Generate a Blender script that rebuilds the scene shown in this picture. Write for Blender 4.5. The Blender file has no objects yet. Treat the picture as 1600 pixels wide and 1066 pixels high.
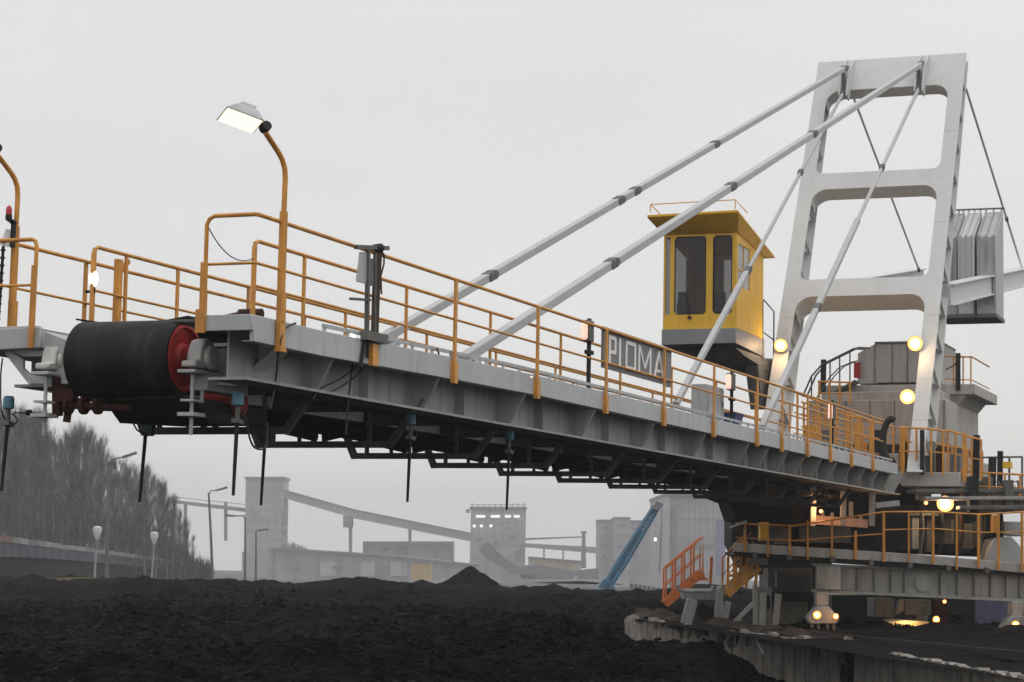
import bpy, math, random
import numpy as np
from mathutils import Vector, Matrix
random.seed(7)
rng = np.random.default_rng(7)
S = bpy.context.scene
COL = S.collection
R_ = math.radians

# ------------------------------------------------------------------ camera
# world: +Y runs along the boom towards the mast, +Z up, eye height 1.75 m
FPX, CX, CY, EYE = 3400.0, 800.0, 533.0, 1.75
yaw, pitch, roll = R_(21.07376), R_(5.71135), 0.019
f_ = Vector((-math.sin(yaw)*math.cos(pitch), math.cos(yaw)*math.cos(pitch), math.sin(pitch)))
r0 = Vector((math.cos(yaw), math.sin(yaw), 0)); u0 = r0.cross(f_)
r_ = r0*math.cos(roll)+u0*math.sin(roll); u_ = u0*math.cos(roll)-r0*math.sin(roll)
O = Vector((0, 0, EYE))
cd = bpy.data.cameras.new('camera'); cam = bpy.data.objects.new('camera', cd); COL.objects.link(cam)
cd.sensor_width = 36; cd.lens = 36*FPX/1600; cd.clip_end = 6000; cd.clip_start = .5
m = Matrix.Identity(4)
for i in range(3):
    m[i][0], m[i][1], m[i][2], m[i][3] = r_[i], u_[i], -f_[i], O[i]
cam.matrix_world = m; S.camera = cam
def ray(x, y): return f_+r_*((x-CX)/FPX)-u_*((y-CY)/FPX)
def onX(x, y, X): d = ray(x, y); return O+d*(X/d.x)
def onY(x, y, Y): d = ray(x, y); return O+d*(Y/d.y)
def onZ(x, y, z): d = ray(x, y); return O+d*((z-EYE)/d.z)
def atD(x, y, D): return O+ray(x, y)*D
FH = Vector((f_.x, f_.y, 0)).normalized()      # level heading of the view
RH = Vector((FH.y, -FH.x, 0))                  # level, to its right

# ------------------------------------------------------------------ materials
MATS = {}
def mat(name, col, rough=.6, metal=0., var=.15, scale=3., streak=0., bump=0., bscale=20., dirt=None, dirt_amt=0., emit=0., spec=.5):
    if name in MATS: return MATS[name]
    M = bpy.data.materials.new(name); M.use_nodes = True
    nt = M.node_tree; N = nt.nodes; L = nt.links
    b = N['Principled BSDF']; b.inputs['Roughness'].default_value = rough; b.inputs['Metallic'].default_value = metal
    b.inputs['Specular IOR Level'].default_value = spec
    if emit:
        b.inputs['Base Color'].default_value = (*col, 1)
        b.inputs['Emission Color'].default_value = (*col, 1); b.inputs['Emission Strength'].default_value = emit
        MATS[name] = M; return M
    tc = N.new('ShaderNodeTexCoord')
    n1 = N.new('ShaderNodeTexNoise'); n1.inputs['Scale'].default_value = scale; n1.inputs['Detail'].default_value = 6; n1.inputs['Roughness'].default_value = .65
    L.new(tc.outputs['Object'], n1.inputs['Vector'])
    mr = N.new('ShaderNodeMapRange'); mr.inputs[1].default_value = .3; mr.inputs[2].default_value = .7
    mr.inputs[3].default_value = 1-var; mr.inputs[4].default_value = 1+var
    L.new(n1.outputs['Fac'], mr.inputs[0])
    mx = N.new('ShaderNodeMix'); mx.data_type = 'RGBA'; mx.blend_type = 'MULTIPLY'; mx.inputs[0].default_value = 1
    mx.inputs[6].default_value = (*col, 1); L.new(mr.outputs[0], mx.inputs[7])
    last = mx.outputs[2]
    if dirt_amt:
        mp = N.new('ShaderNodeMapping'); mp.inputs['Scale'].default_value = (5.5, 5.5, .8)
        L.new(tc.outputs['Object'], mp.inputs['Vector'])
        n2 = N.new('ShaderNodeTexNoise'); n2.inputs['Scale'].default_value = 1.0; n2.inputs['Detail'].default_value = 8
        L.new(mp.outputs[0], n2.inputs['Vector'])
        m2 = N.new('ShaderNodeMapRange'); m2.inputs[1].default_value = .48; m2.inputs[2].default_value = .72; m2.inputs[4].default_value = dirt_amt
        L.new(n2.outputs['Fac'], m2.inputs[0])
        mm = N.new('ShaderNodeMix'); mm.data_type = 'RGBA'; L.new(m2.outputs[0], mm.inputs[0]); L.new(last, mm.inputs[6])
        mm.inputs[7].default_value = (*(dirt or (.12, .09, .06)), 1); last = mm.outputs[2]
    L.new(last, b.inputs['Base Color'])
    mrr = N.new('ShaderNodeMapRange'); mrr.inputs[3].default_value = max(.05, rough-.12); mrr.inputs[4].default_value = min(1, rough+.12)
    L.new(n1.outputs['Fac'], mrr.inputs[0]); L.new(mrr.outputs[0], b.inputs['Roughness'])
    if bump:
        n3 = N.new('ShaderNodeTexNoise'); n3.inputs['Scale'].default_value = bscale; n3.inputs['Detail'].default_value = 8
        L.new(tc.outputs['Object'], n3.inputs['Vector'])
        bp = N.new('ShaderNodeBump'); bp.inputs['Strength'].default_value = 1; bp.inputs['Distance'].default_value = bump
        L.new(n3.outputs['Fac'], bp.inputs['Height']); L.new(bp.outputs[0], b.inputs['Normal'])
    MATS[name] = M; return M
GREY = mat('grey_paint', (.43, .44, .445), .45, 0, .09, 1.3, dirt=(.16, .14, .12), dirt_amt=.24)
WEB = mat('girder_paint', (.36, .355, .34), .55, 0, .16, 1.0, dirt=(.10, .088, .075), dirt_amt=.42)
MAST = mat('mast_paint', (.58, .58, .57), .5, 0, .05, .6, dirt=(.32, .30, .27), dirt_amt=.13)
TIE = mat('tie_paint', (.42, .42, .415), .5, 0, .10, 2.)
ORANGE = mat('orange_paint', (.63, .275, .038), .5, 0, .18, 6., dirt=(.16, .06, .03), dirt_amt=.45)
YELLOW = mat('yellow_paint', (.80, .46, .02), .42, 0, .08, 1.5, dirt=(.30, .18, .03), dirt_amt=.3)
RED = mat('red_paint', (.36, .015, .012), .5, 0, .25, 5., dirt=(.06, .02, .02), dirt_amt=.4)
RUBBER = mat('black_rubber', (.0085, .009, .0095), .6, 0, .45, 4., bump=.004, bscale=40, spec=.22, dirt=(.045, .044, .042), dirt_amt=.55)
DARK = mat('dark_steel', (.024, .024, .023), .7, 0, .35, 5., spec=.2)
OLD = mat('grimy_steel', (.12, .12, .112), .65, 0, .25, 3., dirt=(.05, .04, .03), dirt_amt=.6)
RUST = mat('rusty_steel', (.05, .018, .013), .8, 0, .4, 6., spec=.2)
BLUE = mat('blue_housing', (.10, .24, .33), .5, 0, .15, 8.)
CABLE = mat('cable_black', (.02, .018, .016), .6, 0, .3, 8.)
GLASS = mat('cab_glass', (.02, .021, .02), .06, 0, .5, 2.); GLASS.node_tree.nodes['Principled BSDF'].inputs['Alpha'].default_value = .62
CASE = mat('grey_case', (.42, .43, .42), .5, 0, .12, 5., dirt=(.1, .08, .06), dirt_amt=.3)
WHITE = mat('white_paint', (.80, .80, .78), .5, 0, .05, 5.)
SIGNG = mat('sign_grey', (.16, .155, .15), .5, 0, .1, 5.)
LENS = mat('lamp_lens', (1., .80, .52), emit=9.)
LENSW = mat('white_lens', (1., .88, .66), emit=1.35)
LENSS = mat('small_lens', (1., .62, .28), emit=3.)
BULK = mat('bulkhead_lens', (1., .60, .47), emit=.8)
HOUSE = mat('house_panel', (.40, .375, .345), .6, 0, .10, 1.0, dirt=(.14, .11, .08), dirt_amt=.4)
CONC = mat('concrete', (.24, .215, .185), .9, 0, .35, 1.6, bump=.05, bscale=6, dirt=(.05, .042, .035), dirt_amt=.6)

# ------------------------------------------------------------------ mesh building
ORG = {}
class MB:
    def __init__(s): s.v = []; s.f = []
    def add(s, vs, fs):
        k = len(s.v); s.v += [Vector(p) for p in vs]; s.f += [tuple(i+k for i in q) for q in fs]; return s
    def box(s, lo, hi):
        (a, b, c), (d, e, g) = lo, hi
        return s.add([(a,b,c),(d,b,c),(d,e,c),(a,e,c),(a,b,g),(d,b,g),(d,e,g),(a,e,g)],
                     [(0,3,2,1),(4,5,6,7),(0,1,5,4),(1,2,6,5),(2,3,7,6),(3,0,4,7)])
    def hexa(s, p):   # four bottom corners then four top corners
        return s.add(p, [(0,3,2,1),(4,5,6,7),(0,1,5,4),(1,2,6,5),(2,3,7,6),(3,0,4,7)])
    def prism(s, poly, off):
        n = len(poly); off = Vector(off); a = [Vector(p) for p in poly]; b = [p+off for p in a]
        return s.add(a+b, [tuple(range(n-1, -1, -1)), tuple(range(n, 2*n))]+[(i, (i+1) % n, n+(i+1) % n, n+i) for i in range(n)])
    def beam(s, p, q, w, h, up=(0, 0, 1)):
        p = Vector(p); q = Vector(q); d = (q-p).normalized(); up = Vector(up)
        if abs(d.dot(up)) > .98: up = Vector((0, 1, 0))
        x = d.cross(up).normalized()*(w/2); y = x.cross(d).normalized()*(h/2)
        return s.hexa([p-x-y, p+x-y, q+x-y, q-x-y, p-x+y, p+x+y, q+x+y, q-x+y])
    def tube(s, pts, r, n=8):
        pts = [Vector(p) for p in pts]; rr = r if isinstance(r, (list, tuple)) else [r]*len(pts)
        vs = []; fs = []; ref = None
        for i, p in enumerate(pts):
            a = pts[max(0, i-1)]; b = pts[min(len(pts)-1, i+1)]; d = (b-a).normalized()
            if ref is None: ref = Vector((0, 0, 1)) if abs(d.z) < .9 else Vector((0, 1, 0))
            x = d.cross(ref).normalized(); y = x.cross(d).normalized(); ref = y
            for k in range(n):
                t = 2*math.pi*k/n; vs.append(p+(x*math.cos(t)+y*math.sin(t))*rr[i])
        for i in range(len(pts)-1):
            for k in range(n):
                a = i*n+k; b = i*n+(k+1) % n; fs.append((a, b, b+n, a+n))
        fs.append(tuple(range(n-1, -1, -1))); e = (len(pts)-1)*n; fs.append(tuple(range(e, e+n)))
        return s.add(vs, fs)
    def disc_stack(s, c, axis, prof, n=32):      # lathe: prof = (along, radius)
        c = Vector(c); ax = Vector(axis).normalized(); ref = Vector((0, 0, 1)) if abs(ax.z) < .9 else Vector((0, 1, 0))
        x = ax.cross(ref).normalized(); y = x.cross(ax); vs = []; fs = []
        for a, r in prof:
            for k in range(n):
                t = 2*math.pi*k/n; vs.append(c+ax*a+(x*math.cos(t)+y*math.sin(t))*r)
        for i in range(len(prof)-1):
            for k in range(n):
                a = i*n+k; b = i*n+(k+1) % n; fs.append((a, b, b+n, a+n))
        fs.append(tuple(range(n-1, -1, -1))); e = (len(prof)-1)*n; fs.append(tuple(range(e, e+n)))
        return s.add(vs, fs)
    def ppx(s, pts, D, thick):      # outline at distance D with its own depth
        return s.prism([atD(x, y, D) for x, y in pts], FH*thick)
    def boxpx(s, x0, y0, x1, y1, D, thick):
        return s.ppx([(x0, y1), (x1, y1), (x1, y0), (x0, y0)], D, thick)
    def build(s, name, M, parent=None, bevel=0., flat=False, **kw):
        vs = s.v
        if parent is not None: org = ORG[parent]
        else:
            lo = [min(v[i] for v in vs) for i in range(3)]; hi = [max(v[i] for v in vs) for i in range(3)]
            org = Vector(((lo[0]+hi[0])/2, (lo[1]+hi[1])/2, lo[2]))
        me = bpy.data.meshes.new(name); me.from_pydata([v-org for v in vs], [], s.f)
        import bmesh
        bm = bmesh.new(); bm.from_mesh(me); bmesh.ops.recalc_face_normals(bm, faces=bm.faces); bm.to_mesh(me); bm.free()
        for X in (M if isinstance(M, (list, tuple)) else [M]): me.materials.append(X)
        if not flat:
            me.shade_smooth(); me.set_sharp_from_angle(angle=R_(38))
        o = bpy.data.objects.new(name, me); COL.objects.link(o)
        if parent is not None: o.parent = parent
        else: o.location = org
        ORG[o] = org
        if bevel:
            b = o.modifiers.new('bevel', 'BEVEL'); b.width = bevel; b.segments = 1; b.limit_method = 'ANGLE'
        tag(o, **kw)
        return o
def tag(o, label=None, cat=None, group=None, kind=None):
    if label: o['label'] = label
    if cat: o['category'] = cat
    if group: o['group'] = group
    if kind: o['kind'] = kind
    return o
def thing(name, loc, label, cat, group=None):
    o = bpy.data.objects.new(name, None); COL.objects.link(o); o.location = loc; o.empty_display_size = .3
    ORG[o] = Vector(loc); return tag(o, label, cat, group)
def copy_tree(o, parent=None):
    c = o.copy(); COL.objects.link(c); ORG[c] = ORG[o]
    if parent is not None: c.parent = parent
    for ch in list(o.children): copy_tree(ch, c)
    return c
def kids(o):
    for c in o.children:
        yield c
        yield from kids(c)

# ================================================================== THE STACKER
XA, XB, XC, XD = -10.74, -11.67, -13.80, -14.62      # the four rail lines of the boom
XG, XH = -11.20, -14.05                               # near and far girder webs
ZR, ZD, ZB = 5.33, 4.35, 3.62                          # handrail, deck, girder bottom
def zdeck(Y): return ZD-.09*min(1, max(0, (28-Y)/6))
def zrail(Y): return ZR
YE = 57.0
stacker = thing('coal_stacker', (-12.6, 60, 0), 'long grey coal stacker with yellow cab, portal mast and belt boom reaching left', 'stacker')

# --- girders
for X, sgn, y0 in ((XG, 1, 20.6), (XH, -1, 21.2)):
    b = MB()
    b.box((X-.012, y0, ZB+.012), (X+.012, YE, 4.27))
    b.box((X-.23, y0, ZB-.02), (X+.23, YE, ZB+.012))
    b.box((X-.15, y0, 4.20), (X-.013, YE, 4.23))
    g = b.build('boom_girder', WEB, stacker)
    k = 0; Y = 22.35
    while Y < YE-.3:
        big = k % 2 == 0
        s = MB(); a = X+sgn*.013; e = X+sgn*(.20 if not big else .42)
        if big:
            s.prism([(a, Y, ZB+.013), (a+sgn*.2, Y, ZB+.013), (e, Y, 4.02), (e, Y, 4.19), (a, Y, 4.19)], (0, .03, 0))
        else:
            s.prism([(a, Y, ZB+.013), (a+sgn*.13, Y, ZB+.013), (a+sgn*.13, Y, 4.19), (a, Y, 4.19)], (0, .02, 0))
        s.build('stiffener', WEB, g)
        Y += 1.535 if Y < 40 else .77; k += 1
# cross beams between the girders
Y = 24.2
while Y < YE:
    MB().beam((XG-.02, Y, 3.86), (XH+.02, Y, 3.86), .14, .26).build('cross_beam', DARK, stacker); Y += 3.02
# --- walkways
def fascia(b, X, ys, sgn):
    for a, c in zip(ys, ys[1:]):
        za, zc = zdeck(a), zdeck(c)
        b.hexa([(X, a, za-.285), (X-sgn*.05, a, za-.285), (X-sgn*.05, c, zc-.285), (X, c, zc-.285),
                (X, a, za), (X-sgn*.05, a, za), (X-sgn*.05, c, zc), (X, c, zc)])
        b.hexa([(X-sgn*.052, a, za-.285), (X-sgn*.14, a, za-.285), (X-sgn*.14, c, zc-.285), (X-sgn*.052, c, zc-.285),
                (X-sgn*.052, a, za-.272), (X-sgn*.14, a, za-.272), (X-sgn*.14, c, zc-.272), (X-sgn*.052, c, zc-.272)])
def deckplate(b, X0, X1, ys):
    for a, c in zip(ys, ys[1:]):
        za, zc = zdeck(a)-.03, zdeck(c)-.03
        b.hexa([(X0, a, za-.03), (X1, a, za-.03), (X1, c, zc-.03), (X0, c, zc-.03), (X0, a, za), (X1, a, za), (X1, c, zc), (X0, c, zc)])
YF0 = 20.3
YN = [YF0, 20.9, 22, 23.3, 24.6, 26]+[26+3.07*i for i in range(1, 10)]+[55.4]
YF = [20.88, 22, 23.3, 24.6, 26]+[26+3.07*i for i in range(1, 10)]+[55.4]
for X, Xi, sgn, ys in ((XA, XB-.1, 1, YN), (XD, XC+.06, -1, YF)):
    b = MB(); fascia(b, X, ys, sgn)
    xi = XA-.62 if sgn > 0 else Xi
    b.box((min(X, xi), ys[0]-.05, zdeck(ys[0])-.17), (max(X, xi), ys[0]-.001, zdeck(ys[0])))
    w = b.build('walkway', GREY, stacker, bevel=.008)
    b = MB(); deckplate(b, X-sgn*.06, Xi, ys); b.build('deck_plate', OLD if X == XA else DARK, w)
    b = MB()                                             # narrow toe strip standing on short lugs
    Y = ys[2]
    while Y < 54.5:
        za, zc = zdeck(Y), zdeck(Y+.62)
        b.beam((X-sgn*.03, Y, za+.065), (X-sgn*.03, Y+.60, zc+.065), .02, .045)
        b.box((X-sgn*.04, Y+.02, za+.001), (X-sgn*.02, Y+.08, za+.05)); Y += .62
    b.build('toe_strip', GREY, w)
# support brackets under the nose of the near walkway
YB = 21.28
b = MB()
b.prism([onY(316, 548, YB), onY(318, 598, YB), onY(366, 600, YB), onY(432, 544, YB), onY(440, 536, YB)], (0, .025, 0))
b.prism([onY(318, 596, YB-.12), onY(318, 601, YB-.12), onY(366, 603, YB-.12), onY(366, 598, YB-.12)], (0, .26, 0))
b.prism([onY(364, 598, YB-.12), onY(366, 603, YB-.12), onY(438, 544, YB-.12), onY(434, 540, YB-.12)], (0, .26, 0))
b.build('nose_bracket', GREY, stacker, bevel=.005)
# left platform nose
YL = 20.78
b = MB()
b.prism([onY(-40, 516, YL), onY(-40, 549, YL), onY(63, 543, YL), onY(63, 511, YL)], (0, .06, 0))
b.hexa([onY(-40, 549, YL), onY(63, 543, YL), onY(63, 543, YL)+Vector((0, 1.2, 0)), onY(-40, 549, YL)+Vector((0, 1.2, 0)),
        onY(-40, 520, YL)+Vector((0, .062, 0)), onY(63, 515, YL)+Vector((0, .062, 0)), onY(63, 515, YL)+Vector((0, 1.2, 0)), onY(-40, 520, YL)+Vector((0, 1.2, 0))])
b.prism([onY(64, 516, YL+.1), onY(64, 545, YL+.1), onY(104, 556, YL+.1), onY(104, 531, YL+.1)], (0, .5, 0))
b.build('platform_nose', GREY, stacker, bevel=.008)
def plate_px(b, pts, Y, t): b.prism([onY(x, y, Y) for x, y in pts], (0, t, 0))
b = MB()
plate_px(b, [(3, 547), (14, 547), (36, 562), (36, 582), (56, 600), (44, 600)], YL+.15, .05)
plate_px(b, [(36, 582), (36, 575), (48, 586), (72, 586), (72, 600), (56, 600)], YL+.15, .05)
plate_px(b, [(72, 552), (86, 552), (86, 600), (72, 600)], YL+.15, .05)
plate_px(b, [(86, 572), (108, 572), (108, 600), (86, 600)], YL+.12, .3)
plate_px(b, [(14, 547), (72, 547), (72, 557), (36, 557)], YL+.15, .05)
b.build('nose_bracket', GREY, stacker, bevel=.005)

# --- railings: a rail line is a part, its posts and knee rail are sub-parts
def railing(ys, X, posts, start_loop=True, brackets=False, w=.055, zd=None, first=None, sgn=1):
    zf = zrail; dz = zdeck
    pts = [(X, y, zf(y)) for y in ys]
    if start_loop is True:
        y0 = ys[0]; pts = [(X, y0, dz(y0)-.1), (X, y0, zf(y0)-.10), (X, y0+.03, zf(y0)-.03), (X, y0+.10, zf(y0))]+pts[1:]
    r = MB().tube(pts, .024, 8).build('railing', ORANGE, stacker)
    MB().tube([(X, y, zf(y)-.52) for y in ys], .017, 6).build('knee_rail', ORANGE, r)
    for y in posts:
        p = MB(); zt = zf(y)-.02; zb = dz(y)
        if brackets:
            p.beam((X+sgn*.03, y, zb-.30), (X+sgn*.03, y, zt), .03, w*1.15, up=(0, 1, 0))
            p.box((min(X, X+sgn*.06)+.001, y-.055, zb-.34), (max(X, X+sgn*.06)+.001, y+.055, zb-.06))
        else:
            p.beam((X, y, zb-.03), (X, y, zt), .03, w*.85, up=(0, 1, 0))
        p.build('post', ORANGE, r)
    return r
PA = [25.75, 28.81, 31.88, 34.95, 38.03, 41.14, 43.13, 45.37, 47.57, 49.77, 52.2]
ra = railing([20.33, 26, 32, 38, 44, 50, 53.6], XA, PA, None, True, .06)
xq = XA-.60
MB().tube([(xq, 20.3, zdeck(20.3)-.1), (xq, 20.3, ZR-.09), (xq+.03, 20.3, ZR-.03), (xq+.09, 20.3, ZR), (XA-.02, 20.3, ZR), (XA, 20.36, ZR)], .024, 8).build('front_rail', ORANGE, ra)
MB().tube([(xq, 20.3, ZR-.52), (XA, 20.3, ZR-.52), (XA, 20.36, ZR-.52)], .017, 6).build('knee_rail', ORANGE, ra)
p = MB(); p.beam((xq, 20.27, zdeck(20.3)-.14), (xq, 20.27, ZR-.5), .075, .03, up=(0, 1, 0)); p.box((xq-.055, 20.21, zdeck(20.3)-.19), (xq+.055, 20.248, zdeck(20.3)+.06)); p.build('post', ORANGE, ra)
railing([22.0, 26, 32, 38, 44, 50, 54], XB, [22.03]+[23.3+3.05*i for i in range(10)], True)
railing([22.0, 26, 32, 38, 44, 50, 54], XC, [22.03, 22.75, 24.0]+[25.9+3.05*i for i in range(9)], True)
railing([20.9, 26, 32, 38, 44, 50, 54], XD, [23.2+3.05*i for i in range(10)], False, True, .05, sgn=-1)
# front rail across the left platform
pc = onY(58, 374, YL); zt = pc.z
r = MB().tube([(-15.6, YL, zt), (pc.x-.06, YL, zt), (pc.x-.02, YL, zt-.02), (pc.x, YL, zt-.08), (pc.x-.01, YL, 4.2)], .024).build('railing', ORANGE, stacker)
MB().tube([(-15.6, YL, zt-.52), (pc.x, YL, zt-.52)], .017, 6).build('knee_rail', ORANGE, r)
p = MB(); p.beam((pc.x-.01, YL-.03, 4.0), (pc.x, YL-.03, zt-.3), .06, .03, up=(0, 1, 0)); p.build('post', ORANGE, r)
# braced thick post behind the drum
b = MB(); q = onX(190, 410, XC); b.beam((XC-.04, q.y, 4.2), (XC-.04, q.y, 5.26), .07, .09, up=(0, 1, 0)); b.beam((XC-.04, q.y, 5.10), (XC-.04, q.y+.22, 5.27), .05, .05)
b.build('braced_post', ORANGE, stacker)
# sagging chain across the open end of the near walkway
b = MB(); a = Vector((xq, 20.3, ZR-.09)); c = Vector((XB, 22.0, 5.12)); n = 14
b.tube([a.lerp(c, i/n)-Vector((0, 0, .16*4*(i/n)*(1-i/n))) for i in range(n+1)], .007, 5); b.build('chain', OLD, stacker)

# --- head drum
YDR, ZDR, RD = 21.0, 3.88, .425
b = MB(); b.disc_stack((-13.26, YDR, ZDR), (1, 0, 0), [(0, .30), (0.0, RD-.03), (.03, RD), (1.28, RD), (1.31, RD-.02), (1.31, RD-.045), (1.24, RD-.05), (1.24, .05)], 48)
drum = b.build('head_drum', RUBBER, stacker)
b = MB(); b.disc_stack((-11.955, YDR, ZDR), (1, 0, 0), [(-.06, RD-.052), (.018, RD-.052), (.018, RD-.085), (-.02, RD-.10), (-.03, .17), (.03, .15), (.05, .06)], 40)
b.build('drum_end', RED, drum)
b = MB(); b.disc_stack((-11.96, YDR, ZDR), (1, 0, 0), [(0, .055), (.30, .055)], 16); b.disc_stack((-13.75, YDR, ZDR), (1, 0, 0), [(0, .055), (.34, .055)], 16)
b.build('drum_shaft', OLD, drum)
for X in (-11.74, -13.60):
    b = MB(); k = 1.25
    prof = [(-.24, -.12), (.24, -.12), (.24, -.07), (.145, -.055), (.125, .05), (.075, .125), (0, .145), (-.075, .125), (-.125, .05), (-.145, -.055), (-.24, -.07)]
    b.prism([(X-.09, YDR+p*k, ZDR+.03+q*k) for p, q in prof], (.18, 0, 0))
    b.disc_stack((X+.09, YDR, ZDR), (1, 0, 0), [(0, .14), (.05, .135), (.07, .11)], 24)
    b.build('bearing', mat('bearing_white', (.55, .54, .51), .5, 0, .1, 4., dirt=(.14, .12, .10), dirt_amt=.35), drum, bevel=.015)
    b = MB(); b.box((X-.11, YDR-.34, ZDR-.19), (X+.11, YDR+.9, ZDR-.152)); b.box((X-.11, YDR-.05, ZDR-.36), (X+.11, YDR+.9, ZDR-.192))
    b.build('bearing_seat', GREY, stacker, bevel=.006)
    for q in (-.24, -.02):
        b = MB(); b.tube([(X+.03, YDR+q, ZDR-.86 if q < -.1 else ZDR-.5), (X+.03, YDR+q, ZDR-.20)], .022, 8)
        if q < -.1: b.box((X-.06, YDR-.34, ZDR-.50), (X+.10, YDR-.1, ZDR-.475)); b.box((X-.08, YDR-.36, ZDR-.66), (X+.12, YDR-.10, ZDR-.62))
        b.build('take_up_screw', CASE, stacker)
# scrapers and pipework under the drum
b = MB()
pz = onY(100, 632, 20.9); b.tube([pz, onY(150, 636, 20.95), onY(205, 638, 21.1)], .045, 10)
for x in (104, 128, 150): b.disc_stack(onY(x, 634, 20.92), (1, 0, 0), [(0, .10), (.05, .10)], 12)
b.build('scraper_pipe', RUST, stacker)
b = MB(); b.beam(onY(90, 590, 20.9), onY(90, 650, 20.9), .09, .09); b.beam(onY(76, 608, 20.88), onY(106, 608, 20.88), .05, .05); b.beam(onY(112, 605, 20.95), onY(104, 660, 20.95), .07, .05)
b.beam(onY(92, 618, 20.9), onY(118, 618, 20.9), .12, .14)
b.build('scraper_bracket', RUST, stacker)
b = MB(); b.prism([(-13.05, 21.1, 3.46), (-13.05, 22.9, 3.44), (-13.05, 22.9, 3.25), (-13.05, 21.5, 3.2)], (1.15, 0, 0)); b.build('scraper_chute', DARK, stacker)
b = MB(); b.disc_stack((-12.3, 22.1, 3.46), (1, 0, 0), [(0, .13), (.5, .13)], 20); b.build('snub_roller', RED, stacker)
b = MB()
for dx in (0, .06):
    P0 = onY(155+dx*90, 603, 21.1); P1 = onY(190+dx*90, 640, 21.2); n = 8
    b.tube([P0.lerp(P1, i/n)+Vector((0, 0, -.05*4*(i/n)*(1-i/n))) for i in range(n+1)], .012, 6)
P0 = onX(205, 642, -13.5); P1 = onX(224, 678, -13.5); b.tube([P0, onX(207, 660, -13.5), onX(214, 672, -13.5), P1], .011, 6)
b.build('hose', CABLE, stacker)

# --- belt: carrying run on top, return run below, both in one endless band
def band(zc, ze, y0, y1, n, t=.02, w=.72):
    b = MB(); xs = [(-w, ze), (-w*.45, zc), (w*.45, zc), (w, ze)]
    for i in range(n):
        a = y0+(y1-y0)*i/n; c = y0+(y1-y0)*(i+1)/n
        for (p, zp), (q, zq) in zip(xs, xs[1:]):
            X = -12.68
            b.hexa([(X+p, a, zp), (X+q, a, zq), (X+q, c, zq), (X+p, c, zp), (X+p, a, zp+t), (X+q, a, zq+t), (X+q, c, zq+t), (X+p, c, zp+t)])
    return b
band(4.28, 4.34, 21.05, 23.2, 4).build('belt', RUBBER, stacker)
band(4.22, 4.44, 23.2, YE+4, 12).build('belt', RUBBER, stacker)
b = MB(); Yk = [22.92+2.975*i for i in range(12)]
X = -12.68; ys = [21.05]+sum([[y-.12, y+.12, y+1.49] for y in Yk], [])
prev = None
for y in ys:
    if y > 57: break
    near = any(abs(y-k) < .2 for k in Yk)
    zc = 3.43 if y < 21.2 else (3.335 if near else 3.31); ze = 3.44 if y < 21.2 else (3.47 if near else 3.46)
    row = [(X-.70, y, ze), (X, y, zc), (X+.70, y, ze)]
    if prev:
        for i in (0, 1):
            a, c, d, e = prev[i], prev[i+1], row[i+1], row[i]
            up = lambda p: (p[0], p[1], p[2]+.018)
            b.hexa([a, c, d, e, up(a), up(c), up(d), up(e)])
    prev = row
b.build('return_belt', RUBBER, stacker)
b = MB(); b.beam(onX(300, 508, -12.0), onX(372, 492, -12.0), .06, .06); b.disc_stack(onX(374, 491, -12.2), (1, 0, 0), [(0, .06), (.3, .06)], 12); b.build('belt_guide', RUST, stacker)
# --- U frames below with return rollers
FRM = mat('frame_steel', (.075, .075, .07), .65, 0, .3, 5., spec=.3)
for i, Y in enumerate(Yk):
    if Y > 54: break
    b = MB()
    b.beam((-13.56, Y, 3.20), (-11.66, Y, 3.20), .08, .085)
    b.beam((-13.55, Y, 3.17), (-13.74, Y, 3.60), .08, .11, up=(0, 1, 0)); b.beam((-13.36, Y, 3.24), (-13.36, Y, 3.60), .05, .05, up=(0, 1, 0))
    b.beam((-11.67, Y, 3.18), (-11.36, Y, 3.60), .08, .09, up=(0, 1, 0)); b.beam((-11.95, Y, 3.24), (-11.95, Y, 3.66), .05, .045, up=(0, 1, 0))
    for x in (-12.98, -12.78, -12.62): b.beam((x, Y+.02, 3.24), (x, Y+.02, 3.36), .04, .05, up=(0, 1, 0))
    fr = b.build('idler_frame', FRM, stacker)
    for a, c in (((-13.34, 3.42), (-12.72, 3.29)), ((-12.62, 3.29), (-12.0, 3.42))):
        MB().tube([(a[0], Y, a[1]), (c[0], Y, c[1])], .055, 10).build('roller', DARK if i else RUST, fr)
b = MB()                                                # long angle irons linking the frames
b.beam((-11.58, 22.3, 3.585), (-11.58, 55, 3.585), .09, .05); b.beam((-13.78, 22.3, 3.585), (-13.78, 55, 3.585), .09, .05)
b.beam(onX(300, 651, -11.75), onX(378, 652, -11.6), .05, .02)
b.build('lower_angle', DARK, stacker)

# --- loose cables along the boom
def sag(b, pts, r, n=10):
    P = [Vector(p) for p in pts]; out = []
    for i in range(len(P)-1):
        p0 = P[max(0, i-1)]; p1 = P[i]; p2 = P[i+1]; p3 = P[min(len(P)-1, i+2)]
        for k in range(n):
            t = k/n; out.append(.5*((2*p1)+(p2-p0)*t+(2*p0-5*p1+4*p2-p3)*t*t+(3*p1-p0-3*p2+p3)*t**3))
    out.append(P[-1]); b.tube(out, r, 6)
b = MB()
for pts in ([(462, 505), (445, 515), (436, 545), (430, 600), (422, 640)], [(569, 530), (562, 565), (535, 590), (500, 608), (488, 625)],
            [(575, 530), (566, 575), (540, 600), (512, 615)], [(683, 545), (687, 560), (684, 580), (660, 625), (645, 645)], [(380, 640), (392, 690), (405, 702), (416, 695), (418, 660)],
            [(552, 560), (545, 620), (540, 680)]):
    b = MB(); sag(b, [onX(x, y, -10.70 if y < 560 else -11.0) for x, y in pts], .012); b.build('loose_cable', CABLE, stacker)

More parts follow.
